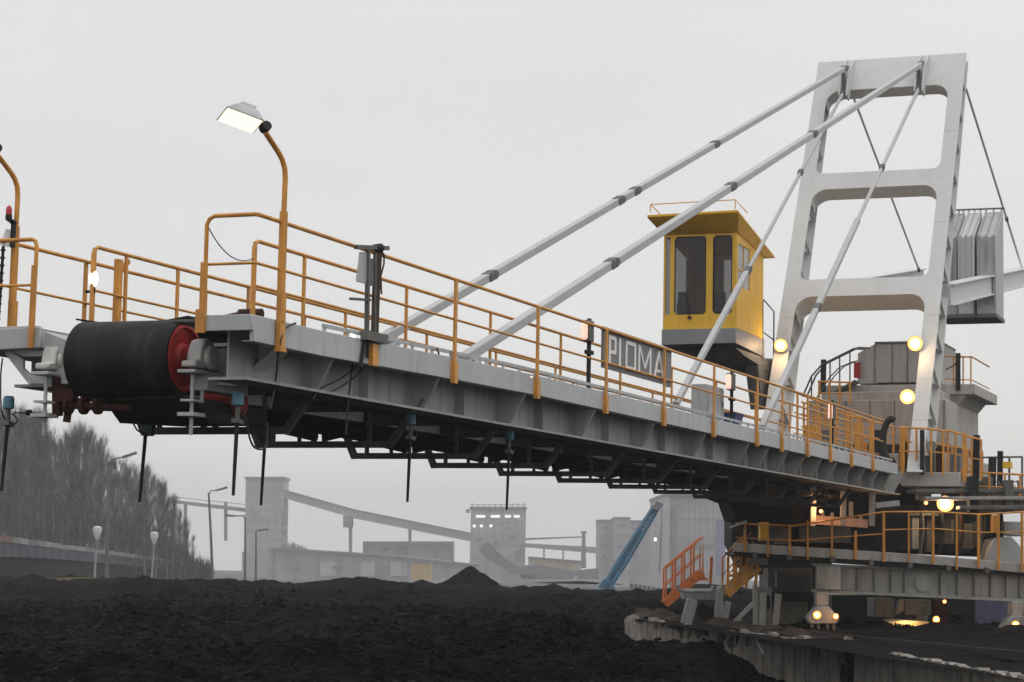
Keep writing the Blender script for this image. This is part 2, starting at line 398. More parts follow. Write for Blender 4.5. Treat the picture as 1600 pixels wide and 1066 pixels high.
# --- portal mast
MS, MI = .56, 54.36
def myf(z): return MS*z+MI
NY, NZ = .8725, -.4886
def mdp(z): return .40+(16.9-z)*.080            # depth of the legs grows downwards
def slab(b, x0, x1, z0, z1, da, db, n=1):        # piece of the leaning portal, da/db = depth fractions or offsets
    for i in range(n):
        a = z0+(z1-z0)*i/n; c = z0+(z1-z0)*(i+1)/n
        A0, A1 = myf(a)+da(a), myf(a)+db(a); C0, C1 = myf(c)+da(c), myf(c)+db(c)
        q = lambda x, z, d: (x, myf(z)+d*NY, z+d*NZ)
        b.hexa([q(x0, a, da(a)), q(x1, a, da(a)), q(x1, a, db(a)), q(x0, a, db(a)), q(x0, c, da(c)), q(x1, c, da(c)), q(x1, c, db(c)), q(x0, c, db(c))])
zero = lambda z: 0.; full = lambda z: mdp(z)
ML, MR = -14.80, -10.34; LW = .42
b = MB()
for x0, x1, sg in ((ML, ML+LW, 1), (MR-LW, MR, -1)):
    for zq in (5.6, 6.75, 8.6, 11.4, 14.3): slab(b, x0+.004, x1-.004, zq, zq+.022, lambda z: -.005, lambda z: -.0005)
    slab(b, x0, x1, 4.2, 16.92, zero, lambda z: .035)
    slab(b, x0, x1, 4.2, 16.92, lambda z: mdp(z)-.035, full)
    xm = (x0+x1)/2
    slab(b, xm-.02, xm+.02, 4.2, 16.92, lambda z: .036, lambda z: mdp(z)-.036)
mast = b.build('portal_mast', MAST, stacker, bevel=.006)
for x0, x1 in ((ML, ML+LW), (MR-LW, MR)):
    xm = (x0+x1)/2; z = 5.2
    while z < 16.6:
        b = MB()
        for a, c in ((x0+.02, xm-.021), (xm+.021, x1-.02)):
            slab(b, a, c, z, z+.02, lambda q: .037, lambda q: mdp(q)-.037)
            A = [(myf(z)+d*NY, z+d*NZ-.002) for d in (.037, mdp(z)*.8)]; zl = z-.5; A.append((myf(zl)+.037*NY, zl+.037*NZ))
            b.prism([((a+c)/2, p, q) for p, q in A], (.014, 0, 0))
        b.build('leg_diaphragm', MAST, mast); z += .98
def P3(x, z, d): return (x, myf(z)+d*NY, z+d*NZ)
for z0, z1, dd in ((15.88, 16.92, .42), (12.58, 13.10, .52), (9.22, 9.74, .74)):
    b = MB(); xa, xb = ML+LW+.001, MR-LW-.001
    slab(b, xa, xb, z0, z1, lambda z: .001, lambda z: .034)
    slab(b, xa, xb, z0, z1, lambda z: dd-.034, lambda z: dd-.001)
    slab(b, xa, xb, z0, z0+.03, lambda z: .035, lambda z: dd-.035)
    slab(b, xa, xb, z1-.03, z1, lambda z: .035, lambda z: dd-.035)
    rr = .42 if z0 > 6 else .2      # rounded corners running through the whole depth
    for xs, sg in ((xa, 1), (xb, -1)):
        arc = [(xs+sg*(rr-rr*math.sin(t)), z0-.001-(rr-rr*math.cos(t))) for t in [math.pi/2*i/7 for i in range(8)]]
        poly = [(xs, z0-.001)]+arc
        for d0, d1 in ((.002, .033), (dd-.033, dd-.002)):
            b.prism([P3(p, q, d0) for p, q in poly], Vector((0, NY, NZ))*(d1-d0))
        for (p, zp), (q, zq) in zip(arc, arc[1:]):
            b.hexa([P3(p, zp, .034), P3(q, zq, .034), P3(q, zq, dd-.034), P3(p, zp, dd-.034), P3(p, zp+.012, .034), P3(q, zq+.012, .034), P3(q, zq+.012, dd-.034), P3(p, zp+.012, dd-.034)])
    if z1 < 16:
        r2 = .22
        for xs, sg in ((xa, 1), (xb, -1)):
            poly = [(xs, z1+.001)]+[(xs+sg*(r2-r2*math.sin(t)), z1+.001+(r2-r2*math.cos(t))) for t in [math.pi/2*i/6 for i in range(7)]]
            b.prism([P3(p, q, .002) for p, q in poly], Vector((0, NY, NZ))*.03)
    b.build('crossbar', MAST, mast)
# lugs at the mast head
TNX, TFX = -11.56, -13.80
for X in (TNX, TFX):
    b = MB()
    for dx in (-.11, .11):
        b.prism([(X+dx-.02, myf(16.95)-.02, 16.95), (X+dx-.02, myf(16.2)-.42, 16.45), (X+dx-.02, myf(15.7)-.5, 15.6), (X+dx-.02, myf(15.5)-.02, 15.5)], (.04, 0, 0))
    b.build('head_lug', MAST, mast)

# --- tie bars
COUP = mat('coupling_grey', (.10, .10, .10), .6, 0, .3, 6.)
def tie(p, q, r, frac, lug=.3):
    p = Vector(p); q = Vector(q); d = (q-p).normalized()
    b = MB().beam(p, q, r*1.6, r*1.8, up=(1, 0, 0)) if r > .07 else MB().tube([p, q], r, 10)
    t = b.build('tie_bar', TIE, stacker, bevel=.01 if r > .07 else 0)
    for f in frac:
        c = p.lerp(q, f); k = MB(); kk = 1.0 if r > .06 else 1.25
        k.beam(c-d*lug*.42, c-d*lug*.06, r*1.78*kk, r*1.98*kk, up=(1, 0, 0)); k.beam(c+d*lug*.06, c+d*lug*.42, r*1.78*kk, r*1.98*kk, up=(1, 0, 0)); k.beam(c-d*lug*.5, c+d*lug*.5, r*.9, r*2.3, up=(1, 0, 0)); k.tube([c-Vector((r*1.2, 0, 0)), c+Vector((r*1.2, 0, 0))], r*.4, 8)
        k.build('coupling', COUP, t)
top_n = Vector((TNX, myf(16.6)-.35, 16.55)); top_f = Vector((TFX, myf(16.6)-.35, 16.6))
a_n = onX(722, 562, TNX+.12); a_f = onX(600, 528, TFX)
def frac_of(p, q, px, X):
    c = onX(*px, X); return (c-p).dot(q-p)/(q-p).length_squared
tie(a_n, top_n, .085, [frac_of(a_n, top_n, p, TNX) for p in ((948, 432), (1138, 318), (1268, 236), (1440, 112))], .42)
tie(a_f, top_f, .085, [frac_of(a_f, top_f, p, TFX) for p in ((766, 440), (968, 330), (993, 316), (1118, 245), (1320, 118))], .42)
t2n = Vector((TNX, myf(15.8)-.35, 15.75)); t2f = Vector((TFX, myf(15.8)-.35, 15.75))
b2n = onX(1190, 668, TNX); b2f = onX(1056, 632, TFX)
tie(b2n, b2n.lerp(t2n, .53), .075, [.53], .3); tie(b2n.lerp(t2n, .53), t2n, .05, [.36, .99], .3)
tie(b2f, b2f.lerp(t2f, .36), .075, [.99], .3); tie(b2f.lerp(t2f, .36), t2f, .05, [.5, .99], .3)
# rear ties to the counterweight arms
rn = Vector((-10.40, myf(16.5)+.5, 15.9)); rf = Vector((TFX, myf(16.5)+.5, 15.9))
en = onX(1606, 448, -10.4); ef = onX(1437, 425, -14.2)
_k = TIE; TIE = WHITE; tie(rn, en, .038, [.62], .3); tie(rf, ef, .038, [.985], .3); TIE = _k  # whiter paint stands in for light on the backlit rear ties
b = MB(); b.beam(a_n-Vector((0, .3, .25)), a_n+Vector((0, .35, -.02)), .3, .1); b.beam(a_f-Vector((0, .3, .35)), a_f+Vector((0, .3, -.02)), .3, .1); b.build('tie_anchor', GREY, stacker)

# --- counterweight behind the mast
for X in (-10.42, -14.6):
    b = MB(); p = Vector((X, 60.6, 9.30)); q = Vector((X, 79.5, 12.35)); b.beam(p, q, .30, .56); b.beam(p+Vector((0, 0, .29)), q+Vector((0, 0, .29)), .5, .04); b.beam(p-Vector((0, 0, .29)), q-Vector((0, 0, .29)), .5, .04)
    b.build('rear_arm', MAST, stacker, bevel=.006)
Y0 = 68
for i, (x0, x1, dy) in enumerate(((-11.75, -11.34, .25), (-11.29, -10.80, .0), (-10.74, -10.14, .12))):
    z0 = 9.60; Y = Y0+dy; e = 1.75-dy
    blk = MB().prism([(x0, Y, z0), (x0, Y, 12.05), (x0, Y+e, 13.08), (x0, Y+e, z0)], (x1-x0, 0, 0))
    bl = blk.build('ballast_block', [TIE, MAST, TIE][i], stacker, bevel=.025)
    k = MB()
    for q in range(3): X = x0+.06+(x1-x0-.12)*q/2; k.prism([(X-.025, Y-.012, 9.9), (X-.025, Y-.012, 12.06), (X-.025, Y+e, 13.11), (X-.025, Y+e, 13.16), (X-.025, Y-.05, 12.09), (X-.025, Y-.05, 9.9)], (.05, 0, 0))
    k.build('rib', [WEB, TIE, WEB][i], bl)
b = MB(); b.tube([(-11.7, 69.7, 13.18), (-10.1, 69.7, 13.18)], .03, 6); b.build('lifting_bar', OLD, stacker)
b = MB(); b.box((-11.9, 67.9, 9.48), (-10.1, 69.7, 9.595)); b.build('ballast_tray', OLD, stacker)

# --- operator cab
cx0, cx1, cy0, cy1 = -17.02, -15.0, 55.35, 58.15
def cz(x, y): return onY(x, y, cy0).z
zb, zt2 = cz(1040, 515), 10.55
b = MB()
W = .05
# front wall with two window openings and narrow side strip: built as bars round the openings
zs, zh = cz(1040, 492), cz(1040, 371)
def bar(b, x0, x1, z0, z1): b.box((x0, cy0, z0), (x1, cy0+.06, z1))
w1a, w1b = onY(1054, 430, cy0).x, onY(1103, 430, cy0).x
w2a, w2b = onY(1114, 430, cy0).x, onY(1144, 430, cy0).x
bar(b, cx0, cx1, zb, zs); bar(b, cx0, cx1, zh, zt2+.1)
w0a = cx0+.06; w0b = onY(1047, 430, cy0).x
for a, c in ((cx0, w0a), (w0b, w1a), (w1b, w2a), (w2b, cx1)): bar(b, a, c, zs, zh)
def corner(b, x, z, sx, sz, r=.09):
    poly = [(x, z)]+[(x+sx*(r-r*math.sin(t)), z+sz*(r-r*math.cos(t))) for t in [math.pi/2*i/5 for i in range(6)]]
    b.prism([(p, cy0+.004, q) for p, q in poly], (0, .05, 0))
for a, c in ((w1a, w1b), (w2a, w2b)):
    corner(b, a, zs, 1, 1); corner(b, c, zs, -1, 1); corner(b, a, zh, 1, -1); corner(b, c, zh, -1, -1)
# right wall with one window
sy0, sy1 = onX(1153, 420, cx1).y, onX(1172, 420, cx1).y
sz0, sz1 = onX(1160, 450, cx1).z, onX(1160, 384, cx1).z
def rbar(y0, y1, z0, z1): b.box((cx1-.06, y0, z0), (cx1, y1, z1))
rbar(cy0+.061, cy1, zb, sz0); rbar(cy0+.061, cy1, sz1, zt2-.12); rbar(cy0+.061, sy0, sz0, sz1); rbar(sy1, cy1, sz0, sz1)
b.box((cx0, cy0+.061, zb), (cx0+.06, cy1, zb+.35)); b.box((cx0, cy0+.061, zh), (cx0+.06, cy1, zt2)); b.box((cx0, cy1-.7, zb+.351), (cx0+.06, cy1, zh-.001))
b.box((cx0+.061, cy1-.06, zb), (cx0+.9, cy1, zh)); b.box((cx0+.901, cy1-.06, zb), (cx1-.061, cy1, zb+.95)); b.box((cx0+.061, cy1-.06, zh), (cx1-.061, cy1, zt2-.3))
cab = b.build('operator_cab', YELLOW, stacker, bevel=.012)
b = MB(); b.box((cx0+.061, cy0+.061, zb), (cx1-.061, cy1-.061, zb+.05)); b.build('cab_floor', DARK, cab)
for a, c in ((w0a, w0b), (w1a, w1b), (w2a, w2b)):
    g = MB(); g.box((a-.001, cy0+.03, zs-.001), (c+.001, cy0+.04, zh+.001)); g.build('window', GLASS, cab)
for a, c in ((w1a, w1b), (w2a, w2b)):
    g = MB(); e = .022
    g.box((a, cy0-.012, zs+.07), (a+e, cy0+.02, zh-.07)); g.box((c-e, cy0-.012, zs+.07), (c, cy0+.02, zh-.07)); g.box((a+.07, cy0-.012, zs), (c-.07, cy0+.02, zs+e)); g.box((a+.07, cy0-.012, zh-e), (c-.07, cy0+.02, zh))
    g.build('window_gasket', DARK, cab)
g = MB(); g.beam(((w1a+w1b)/2, cy0-.03, zs-.1), ((w1a+w1b)/2-.12, cy0-.03, zs+.55), .02, .02, up=(0, 1, 0)); g.box(((w1a+w1b)/2-.05, cy0-.04, zs-.13), ((w1a+w1b)/2+.05, cy0-.001, zs-.06)); g.build('wiper', DARK, cab)
g = MB(); g.box((cx1-.04, sy0-.01, sz0-.01), (cx1-.03, sy1+.01, sz1+.01)); g.build('window', mat('pale_glass', (.45, .46, .46), .15, 0, .1, 2.), cab)
g = MB(); g.box((cx1-.025, sy0, sz0+.45), (cx1-.012, sy1, sz0+.48)); g.box((cx1-.025, (sy0+sy1)/2, sz0), (cx1-.012, (sy0+sy1)/2+.04, sz1)); g.build('window_bar', YELLOW, cab)
g = MB()                                             # seat and console inside
g.box((-16.3, 56.3, zb+.05), (-15.75, 56.9, zb+.5)); g.box((-16.3, 56.85, zb+.5), (-15.75, 57.0, zb+1.15)); g.build('driver_seat', OLD, cab)
g = MB(); g.box((-16.75, 55.7, zb+.05), (-16.45, 56.1, zb+.75)); g.box((-16.72, 55.72, zb+.76), (-16.48, 56.05, zb+1.05)); g.beam((-16.3, 55.6, zb+.2), (-15.7, 55.55, zb+.5), .05, .05); g.build('control_desk', CASE, cab)
# roof: pitched plate with deep eave, slopes down to the rear
rf_ = MB()
ex0, ex1 = cx0-.28, cx1+.18
A = [(ex0, cy0-.55, 10.52), (ex1-.5, cy0-.55, 10.62), (ex1, cy0-.10, 10.62)]
z1r = 10.92
lo = [Vector((ex0, cy0-.62, 10.86)), Vector((ex1, cy0-.62, 10.90)), Vector((ex1, cy1+.55, 10.22)), Vector((ex0, cy1+.55, 10.20))]
rf_.hexa(lo+[p+Vector((0, 0, .06)) for p in lo])
rf_.prism([(ex0, cy0-.62, 10.85), (cx0, cy0-.005, 10.45), (cx1, cy0-.005, 10.45), (ex1, cy0-.62, 10.89)], (0, -.02, 0))
rf_.prism([(ex1, cy0-.60, 10.89), (cx1+.005, cy0, 10.46), (cx1+.005, cy1, 10.20), (ex1, cy1+.5, 10.22)], (.02, 0, 0))
rf_.build('roof', YELLOW, cab, bevel=.01)
g = MB()
g2 = None
for P, Q in (((ex0+.05, cy0-.5, 11.0), (ex0+.05, cy0-.5, 11.22)), ((ex1-.1, cy0-.5, 11.0), (ex1-.1, cy0-.5, 11.25))): g.tube([P, Q], .015, 6)
g.tube([(ex0+.05, cy0-.5, 11.22), (ex1-.1, cy0-.5, 11.25), (ex1-.1, cy0+.7, 11.1)], .015, 6); g.tube([(ex0+.05, cy0-.5, 11.22), (ex0+.05, cy1, 10.75)], .015, 6)
g.build('roof_rail', YELLOW, cab)
# cab underside: grey skirt, base frame and supporting arm to the mast foot
g = MB(); g.hexa([(cx0-.02, cy0-.05, zb-.42), (cx1+.0, cy0-.05, zb-.40), (cx1, cy1+.2, zb-.5), (cx0, cy1, zb-.5), (cx0-.02, cy0-.05, zb-.005), (cx1, cy0-.05, zb-.005), (cx1, cy1+.2, zb-.005), (cx0, cy1, zb-.005)])
g.build('cab_skirt', mat('skirt_grey', (.22, .225, .235), .5, 0, .1, 2.), cab, bevel=.01)
g = MB(); g.hexa([(cx0+.9, cy0+.4, zb-.62), (cx1-.02, cy0+.9, zb-.64), (cx1+.1, cy1+1.2, zb-.95), (cx0+1.2, cy1+1.2, zb-.9), (cx0+.2, cy0+.1, zb-.505), (cx1-.05, cy0+.1, zb-.505), (cx1, cy1+1.2, zb-.505), (cx0+.4, cy1+1.2, zb-.505)])
g.build('cab_base', OLD, cab)
g = MB(); g.prism([onX(1184, 572, -14.95), onX(1192, 640, -14.95), onX(1212, 640, -14.95), onX(1215, 560, -14.95)], (-.35, 0, 0)); g.build('cab_bracket', OLD, cab)
g = MB(); ly = onX(1192, 465, -15.0).y; g.tube([(-15., ly, 7.3), (-15., ly, 8.95), (-15., ly+.1, 9.0), (-15., ly+1.25, 8.8), (-15., ly+1.25, 7.2)], .022, 6); g.tube([(-15., ly, 8.1), (-15., ly+1.25, 8.0)], .018, 6); g.build('cab_ladder_rail', OLD, cab)

# --- machine house between the legs and slewing body
def bx(x0, y0, x1, y1, Y, dep, b=None):      # box whose front face at Y spans these picture points
    b = b or MB(); p = onY(x0, y1, Y); q = onY(x1, y1, Y); t = onY(x0, y0, Y); b.box((p.x, Y, min(p.z, q.z)), (q.x, Y+dep, t.z)); return b
b = MB(); Yh = 64.3
pl = onY(1340, 600, Yh); pr = onY(1470, 604, Yh); pt = onY(1368, 537, Yh); pm = onY(1340, 552, Yh)
b.prism([(pl.x, Yh, pl.z), (pr.x, Yh, pl.z), (pr.x, Yh, pt.z), (pt.x, Yh, pt.z), (pl.x, Yh, pm.z)], (0, 2.6, 0))
mh = b.build('machine_house', HOUSE, stacker, bevel=.02)
b = MB()
for x in (1367, 1394, 1418): p = onY(x, 540, Yh); b.box((p.x-.012, Yh-.02, pl.z), (p.x+.012, Yh-.002, pt.z-.02))
b.box((pt.x-.02, Yh-.05, pt.z+.002), (pr.x, Yh+2.65, pt.z+.05)); b.build('panel_seam', OLD, mh)
b = bx(1371, 598, 1440, 603, Yh-.05, .04); b.build('dark_vent', DARK, mh)
b = bx(1334, 566, 1343, 590, Yh-.1, .3); b.build('red_locker', RED, mh)
b = MB(); p = onY(1290, 602, 63.2); q = onY(1523, 602, 63.2); b.box((p.x, 63.2, 6.72), (q.x, 67.5, 7.02)); ud = b.build('upper_deck', HOUSE, stacker, bevel=.012)
b = MB(); b.hexa([(q.x-1.0, 63.4, 6.35), (q.x-.55, 63.4, 6.35), (q.x-.55, 67, 6.35), (q.x-1.0, 67, 6.35), (q.x-1.2, 63.3, 6.715), (q.x-.25, 63.3, 6.715), (q.x-.25, 67, 6.715), (q.x-1.2, 67, 6.715)])
b.build('deck_bracket', HOUSE, ud)
b = MB(); p = onY(1262, 690, 61.5); q = onY(1480, 690, 61.5); b.box((p.x, 61.5, 5.15), (q.x, 67, 6.45)); b.box((p.x+.3, 61.9, 6.45), (q.x-.2, 67, 6.72)); sb = b.build('slewing_body', HOUSE, stacker, bevel=.02)
b = MB(); b.box((p.x-.6, 60.9, 4.86), (q.x+.15, 67, 5.148)); b.build('dark_recess', DARK, sb)
b = MB(); b.box((p.x-.8, 60.2, 4.0), (q.x+.4, 67.2, 4.858)); b.build('lower_body', HOUSE, sb, bevel=.02)
b = MB()
for i in range(6): X = p.x+.4+i*.7; b.box((X, 61.48, 5.16), (X+.02, 61.498, 6.44))
b.build('panel_seam', OLD, sb)
# stair and rails up to the deck on the left
b = MB()
for Yq, o in ((62.4, 0), (63.3, 18)):
    pts = [onY(x+o*.4, y-o*.1, Yq) for x, y in ((1254, 620), (1268, 588), (1284, 570), (1312, 556), (1334, 545), (1352, 546))]
    b.tube(pts, .028, 8)
    b.tube([onY(x+o*.4, y-o*.1, Yq) for x, y in ((1276, 622), (1296, 590), (1312, 574), (1334, 565))], .02, 6)
st = b.build('stair_rail', OLD, stacker)
b = MB()
for x, y0, y1 in ((1312, 556, 612), (1328, 548, 614), (1268, 590, 622), (1297, 564, 618)): b.tube([onY(x, y0, 62.5), onY(x, y1, 62.5)], .022, 6)
b.build('post', OLD, st)
b = MB(); b.beam(onY(1287, 562, 62.45), onY(1286, 616, 62.45), .14, .12, up=(0, 1, 0)); b.build('lamp_column', DARK, st)
b = MB(); b.beam(onY(1300, 618, 62.9), onY(1340, 596, 62.9), .6, .06, up=(1, 0, 0)); b.build('stair_tread', OLD, st)
# rail round the right wing of the deck
Yq = 63.3
r = MB().tube([onY(1476, 557, Yq), onY(1519, 558, Yq), onY(1519, 558, Yq)+Vector((0, 3.2, 0))], .024, 8).build('railing', ORANGE, ud)
b = MB(); b.tube([onY(1476, 592, Yq), onY(1519, 594, Yq), onY(1519, 594, Yq)+Vector((0, 3.2, 0))], .018, 6); b.build('knee_rail', ORANGE, ud)
for x in (1490, 1505, 1517):
    MB().tube([onY(x, 557, Yq), onY(x, 614, Yq)], .022, 6).build('post', ORANGE, ud)
b = MB(); b.beam(onY(1497, 552, Yq-.1), onY(1497, 610, Yq-.1), .13, .1, up=(0, 1, 0)); b.tube([onY(1478, 578, Yq), onY(1492, 570, Yq), onY(1498, 562, Yq)], .02, 6); b.build('lamp_column', DARK, ud)

# --- platforms behind the boom foot
Yp = 57.0
p0 = onY(1408, 742, Yp); p1 = onY(1500, 742, Yp)
b = MB(); b.box((p0.x, Yp, onY(1408, 760, Yp).z), (p1.x, Yp+3, onY(1408, 738, Yp).z)); fp = b.build('foot_platform', HOUSE, stacker, bevel=.012)
def raiseries(name, pts, Y, xs, ytop, ybot, parent, M=ORANGE, mids=(.5,)):
    r = MB().tube([onY(x, y, Y) for x, y in pts], .026, 8).build(name, M, parent)
    def yt(x):
        for (a, c), (d, e) in zip(pts, pts[1:]):
            if a <= x <= d: return c+(e-c)*(x-a)/(d-a)
        return pts[-1][1]
    for x in xs:
        MB().beam(onY(x, yt(x), Y), onY(x, ybot(x), Y), .05, .06, up=(0, 1, 0)).build('post', M, r if parent is stacker else parent)
    for q in mids:
        MB().tube([onY(x, y+(ybot(x)-y)*q, Y) for x, y in pts], .019, 6).build('knee_rail', M, r if parent is stacker else parent)
    return r
raiseries('railing', [(1404, 668), (1452, 670), (1478, 674)], 56.9, (1412, 1432, 1455, 1474), 0, lambda x: 742, stacker)
raiseries('railing', [(1478, 672), (1500, 678), (1534, 688)], 57.4, (1481, 1493, 1507, 1518, 1533), 0, lambda x: 742+(x-1478)*.15, stacker)
raiseries('railing', [(1240, 612), (1310, 640), (1374, 662)], 56.2, (1246, 1262, 1278, 1300, 1322, 1340, 1360), 0, lambda x: 704+(x-1240)*.2, stacker, mids=(.35, .7))
raiseries('railing', [(1530, 715), (1598, 714)], 59, (1533, 1552, 1577, 1597), 0, lambda x: 800, stacker, OLD, (.45,))
b = MB()
for x, w, y0, y1 in ((1507, .10, 676, 752), (1412, .2, 668, 742), (1342, .22, 660, 722), (1300, .12, 650, 716), (1420, .18, 690, 745)): MB().beam(onY(x, y0, 57.2), onY(x, y1, 57.2), w, .1, up=(0, 1, 0)).build('orange_upright', ORANGE, stacker)
for (x0, y0, x1, y1, Yq, w) in ((1526, 680, 1525, 748, 57.6, .16), (1441, 672, 1441, 742, 56.8, .1), (1551, 715, 1549, 780, 58.8, .2), (1563, 705, 1562, 770, 58.8, .14)): MB().beam(onY(x0, y0, Yq), onY(x1, y1, Yq), w, .12, up=(0, 1, 0)).build('dark_upright', DARK, stacker)
b = MB(); b.beam(onY(1568, 727, 58.7), onY(1581, 727, 58.7), .3, .16); b.build('yellow_box', YELLOW, stacker)
# cable reel ring
b = MB(); rc = onY(1393, 688, 56.0); pts = [(rc.x+.22*math.cos(t), 56.0, rc.z+.55*math.sin(t)) for t in [1.2+3.9*i/20 for i in range(21)]]
b.tube(pts, .085, 8); b.build('cable_reel', DARK, stacker)
# drives, boxes and pipes on the slewing deck to the right
b = MB(); q = onY(1560, 775, 59.5); b.disc_stack(q+Vector((0, 0, .0)), (1, .1, 0), [(-.5, .0), (-.45, .3), (.45, .3), (.5, .0)], 20)
b.build('drive_motor', HOUSE, stacker)
b = MB(); Yk2 = 58.2
for x0, y0, x1, y1, dd in ((1500, 752, 1534, 772, .8), (1470, 762, 1600, 782, 2.), (1510, 772, 1596, 797, 1.6), (1535, 745, 1548, 800, .5), (1560, 785, 1590, 800, .2)):
    bx(x0, y0, x1, y1, Yk2+random.random()*.4, dd, b)
b.build('drive_frame', OLD, stacker, bevel=.012)
b = MB()
for i in range(11):
    x = 1490+i*10; y = 748+random.random()*14; b.beam(onY(x, y, 57.9), onY(x+random.uniform(-6, 8), y+random.uniform(14, 30), 57.9), .05, .06, up=(0, 1, 0))
b.build('pipework', OLD, stacker)
raiseries('railing', [(1252, 628), (1320, 648), (1400, 668)], 59.5, (1256, 1272, 1290, 1308, 1326, 1345, 1362, 1380, 1396), 0, lambda x: 690+(x-1250)*.12, stacker, mids=(.3, .62))
raiseries('railing', [(1406, 690), (1450, 692), (1536, 706)], 60.5, (1410, 1424, 1444, 1462, 1488, 1512, 1535), 0, lambda x: 752, stacker, mids=(.5,))
raiseries('railing', [(1500, 736), (1560, 740), (1600, 742)], 57.6, (1502, 1524, 1546, 1570, 1594), 0, lambda x: 782, stacker, mids=(.5,))
raiseries('railing', [(1278, 596), (1330, 598)], 61.2, (1280, 1296, 1312, 1328), 0, lambda x: 632, stacker, mids=(.5,))
for x0, y0, x1, y1, Yq, dd, M_ in ((1255, 664, 1276, 700, 58.6, .3, ORANGE), (1282, 672, 1300, 706, 58.4, .3, OLD), (1338, 690, 1352, 720, 57.4, .3, ORANGE), (1365, 672, 1378, 724, 57.6, .3, DARK), (1404, 694, 1420, 740, 58.2, .4, DARK), (1424, 700, 1436, 740, 58.3, .3, RUST), (1446, 690, 1460, 740, 58.2, .3, OLD), (1462, 700, 1474, 742, 58.0, .2, RUST), (1484, 708, 1500, 750, 59.4, .4, OLD)):
    bx(x0, y0, x1, y1, Yq, dd).build('equipment_box', M_, stacker, bevel=.01)
for i, (x0, y0, x1, y1, D_, dd) in enumerate(((1430, 764, 1600, 770, 55.6, 1.2), (1446, 776, 1600, 781, 55.2, .8), (1500, 790, 1600, 796, 54.9, .5), (1515, 744, 1530, 800, 55.4, .4), (1572, 750, 1584, 800, 55.3, .4), (1420, 800, 1475, 806, 56.4, 1.), (1425, 806, 1436, 858, 56.6, .3), (1448, 806, 1456, 862, 56.8, .3), (1540, 800, 1550, 838, 55.6, .3), (1508, 818, 1521, 858, 56.2, .3))):
    MB().boxpx(x0, y0, x1, y1, D_, dd).build('deck_beam' if x1-x0 > 40 else 'deck_column', [OLD, WEB, OLD, DARK, OLD][i % 5], stacker, bevel=.01)
for i in range(5):
    x = 1440+i*31; p = atD(x, 858-0*i, 55.0); MB().tube([atD(x, 800, 55.9), atD(x+2, 830, 55.9), atD(x-3, 866, 55.9)], .05, 6).build('hydraulic_pipe', [OLD, DARK, RUST][i % 3], stacker)
# --- black discharge chute and dark machinery under the boom foot
b = MB(); Dk = 54.5
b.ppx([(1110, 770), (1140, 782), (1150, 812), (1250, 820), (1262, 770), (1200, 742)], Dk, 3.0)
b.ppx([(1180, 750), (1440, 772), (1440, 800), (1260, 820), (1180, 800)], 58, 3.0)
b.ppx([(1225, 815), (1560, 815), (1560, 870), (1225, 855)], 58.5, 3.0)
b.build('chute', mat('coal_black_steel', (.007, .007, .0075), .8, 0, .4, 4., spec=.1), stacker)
for x in (1271, 1318, 1363): MB().beam(atD(x, 762, 54.6), atD(x-1, 822, 54.6), .14, .12, up=FH).build('hanger_post', WEB, stacker, bevel=.01)
MB().beam(atD(1368, 790, 54.8), atD(1405, 786, 54.8), .14, .14).build('hanger_bar', WEB, stacker)
b = MB(); b.ppx([(1273, 805), (1356, 812), (1356, 825), (1273, 819)], 55.1, .5); b.build('service_tray', mat('pinkish_steel', (.62, .42, .32), .6, 0, .2, 4.), stacker)
b = MB(); b.boxpx(1283, 798, 1288, 808, 55.2, .1); b.boxpx(1298, 801, 1303, 809, 55.2, .1); b.boxpx(1327, 784, 1333, 812, 55.2, .1); b.boxpx(1342, 804, 1348, 812, 55.2, .1); b.build('tray_fitting', CASE, stacker)
b = MB(); b.boxpx(1440, 778, 1600, 800, 57.5, 1.5); b.boxpx(1470, 800, 1500, 850, 57, .8); b.boxpx(1486, 812, 1491, 850, 56.6, .1); b.boxpx(1500, 812, 1504, 850, 56.6, .1); b.boxpx(1522, 815, 1536, 855, 57, .6); b.build('slewing_drive', OLD, stacker, bevel=.01)
b = MB(); b.disc_stack(atD(1400, 845, 60), (0, 0, 1), [(-.3, 2.3), (.9, 2.3), (.95, 2.0)], 40); b.build('slew_ring', DARK, stacker)
b = MB(); b.ppx([(1143, 812), (1300, 812), (1300, 884), (1160, 884), (1143, 850)], 58.6, 2.); b.ppx([(1155, 884), (1290, 880), (1290, 935), (1205, 935), (1200, 900)], 58.2, 2.); b.build('dark_casing', DARK, stacker)
for q in ((1210, 826, 1236, 850, 58.3, .2), (1250, 822, 1330, 848, 58.2, .3), (1168, 870, 1200, 884, 58.3, .2), (1240, 888, 1262, 920, 57.9, .2), (1215, 940, 1262, 985, 58.6, .2)): MB().boxpx(*q).build('casing_panel', OLD, stacker)
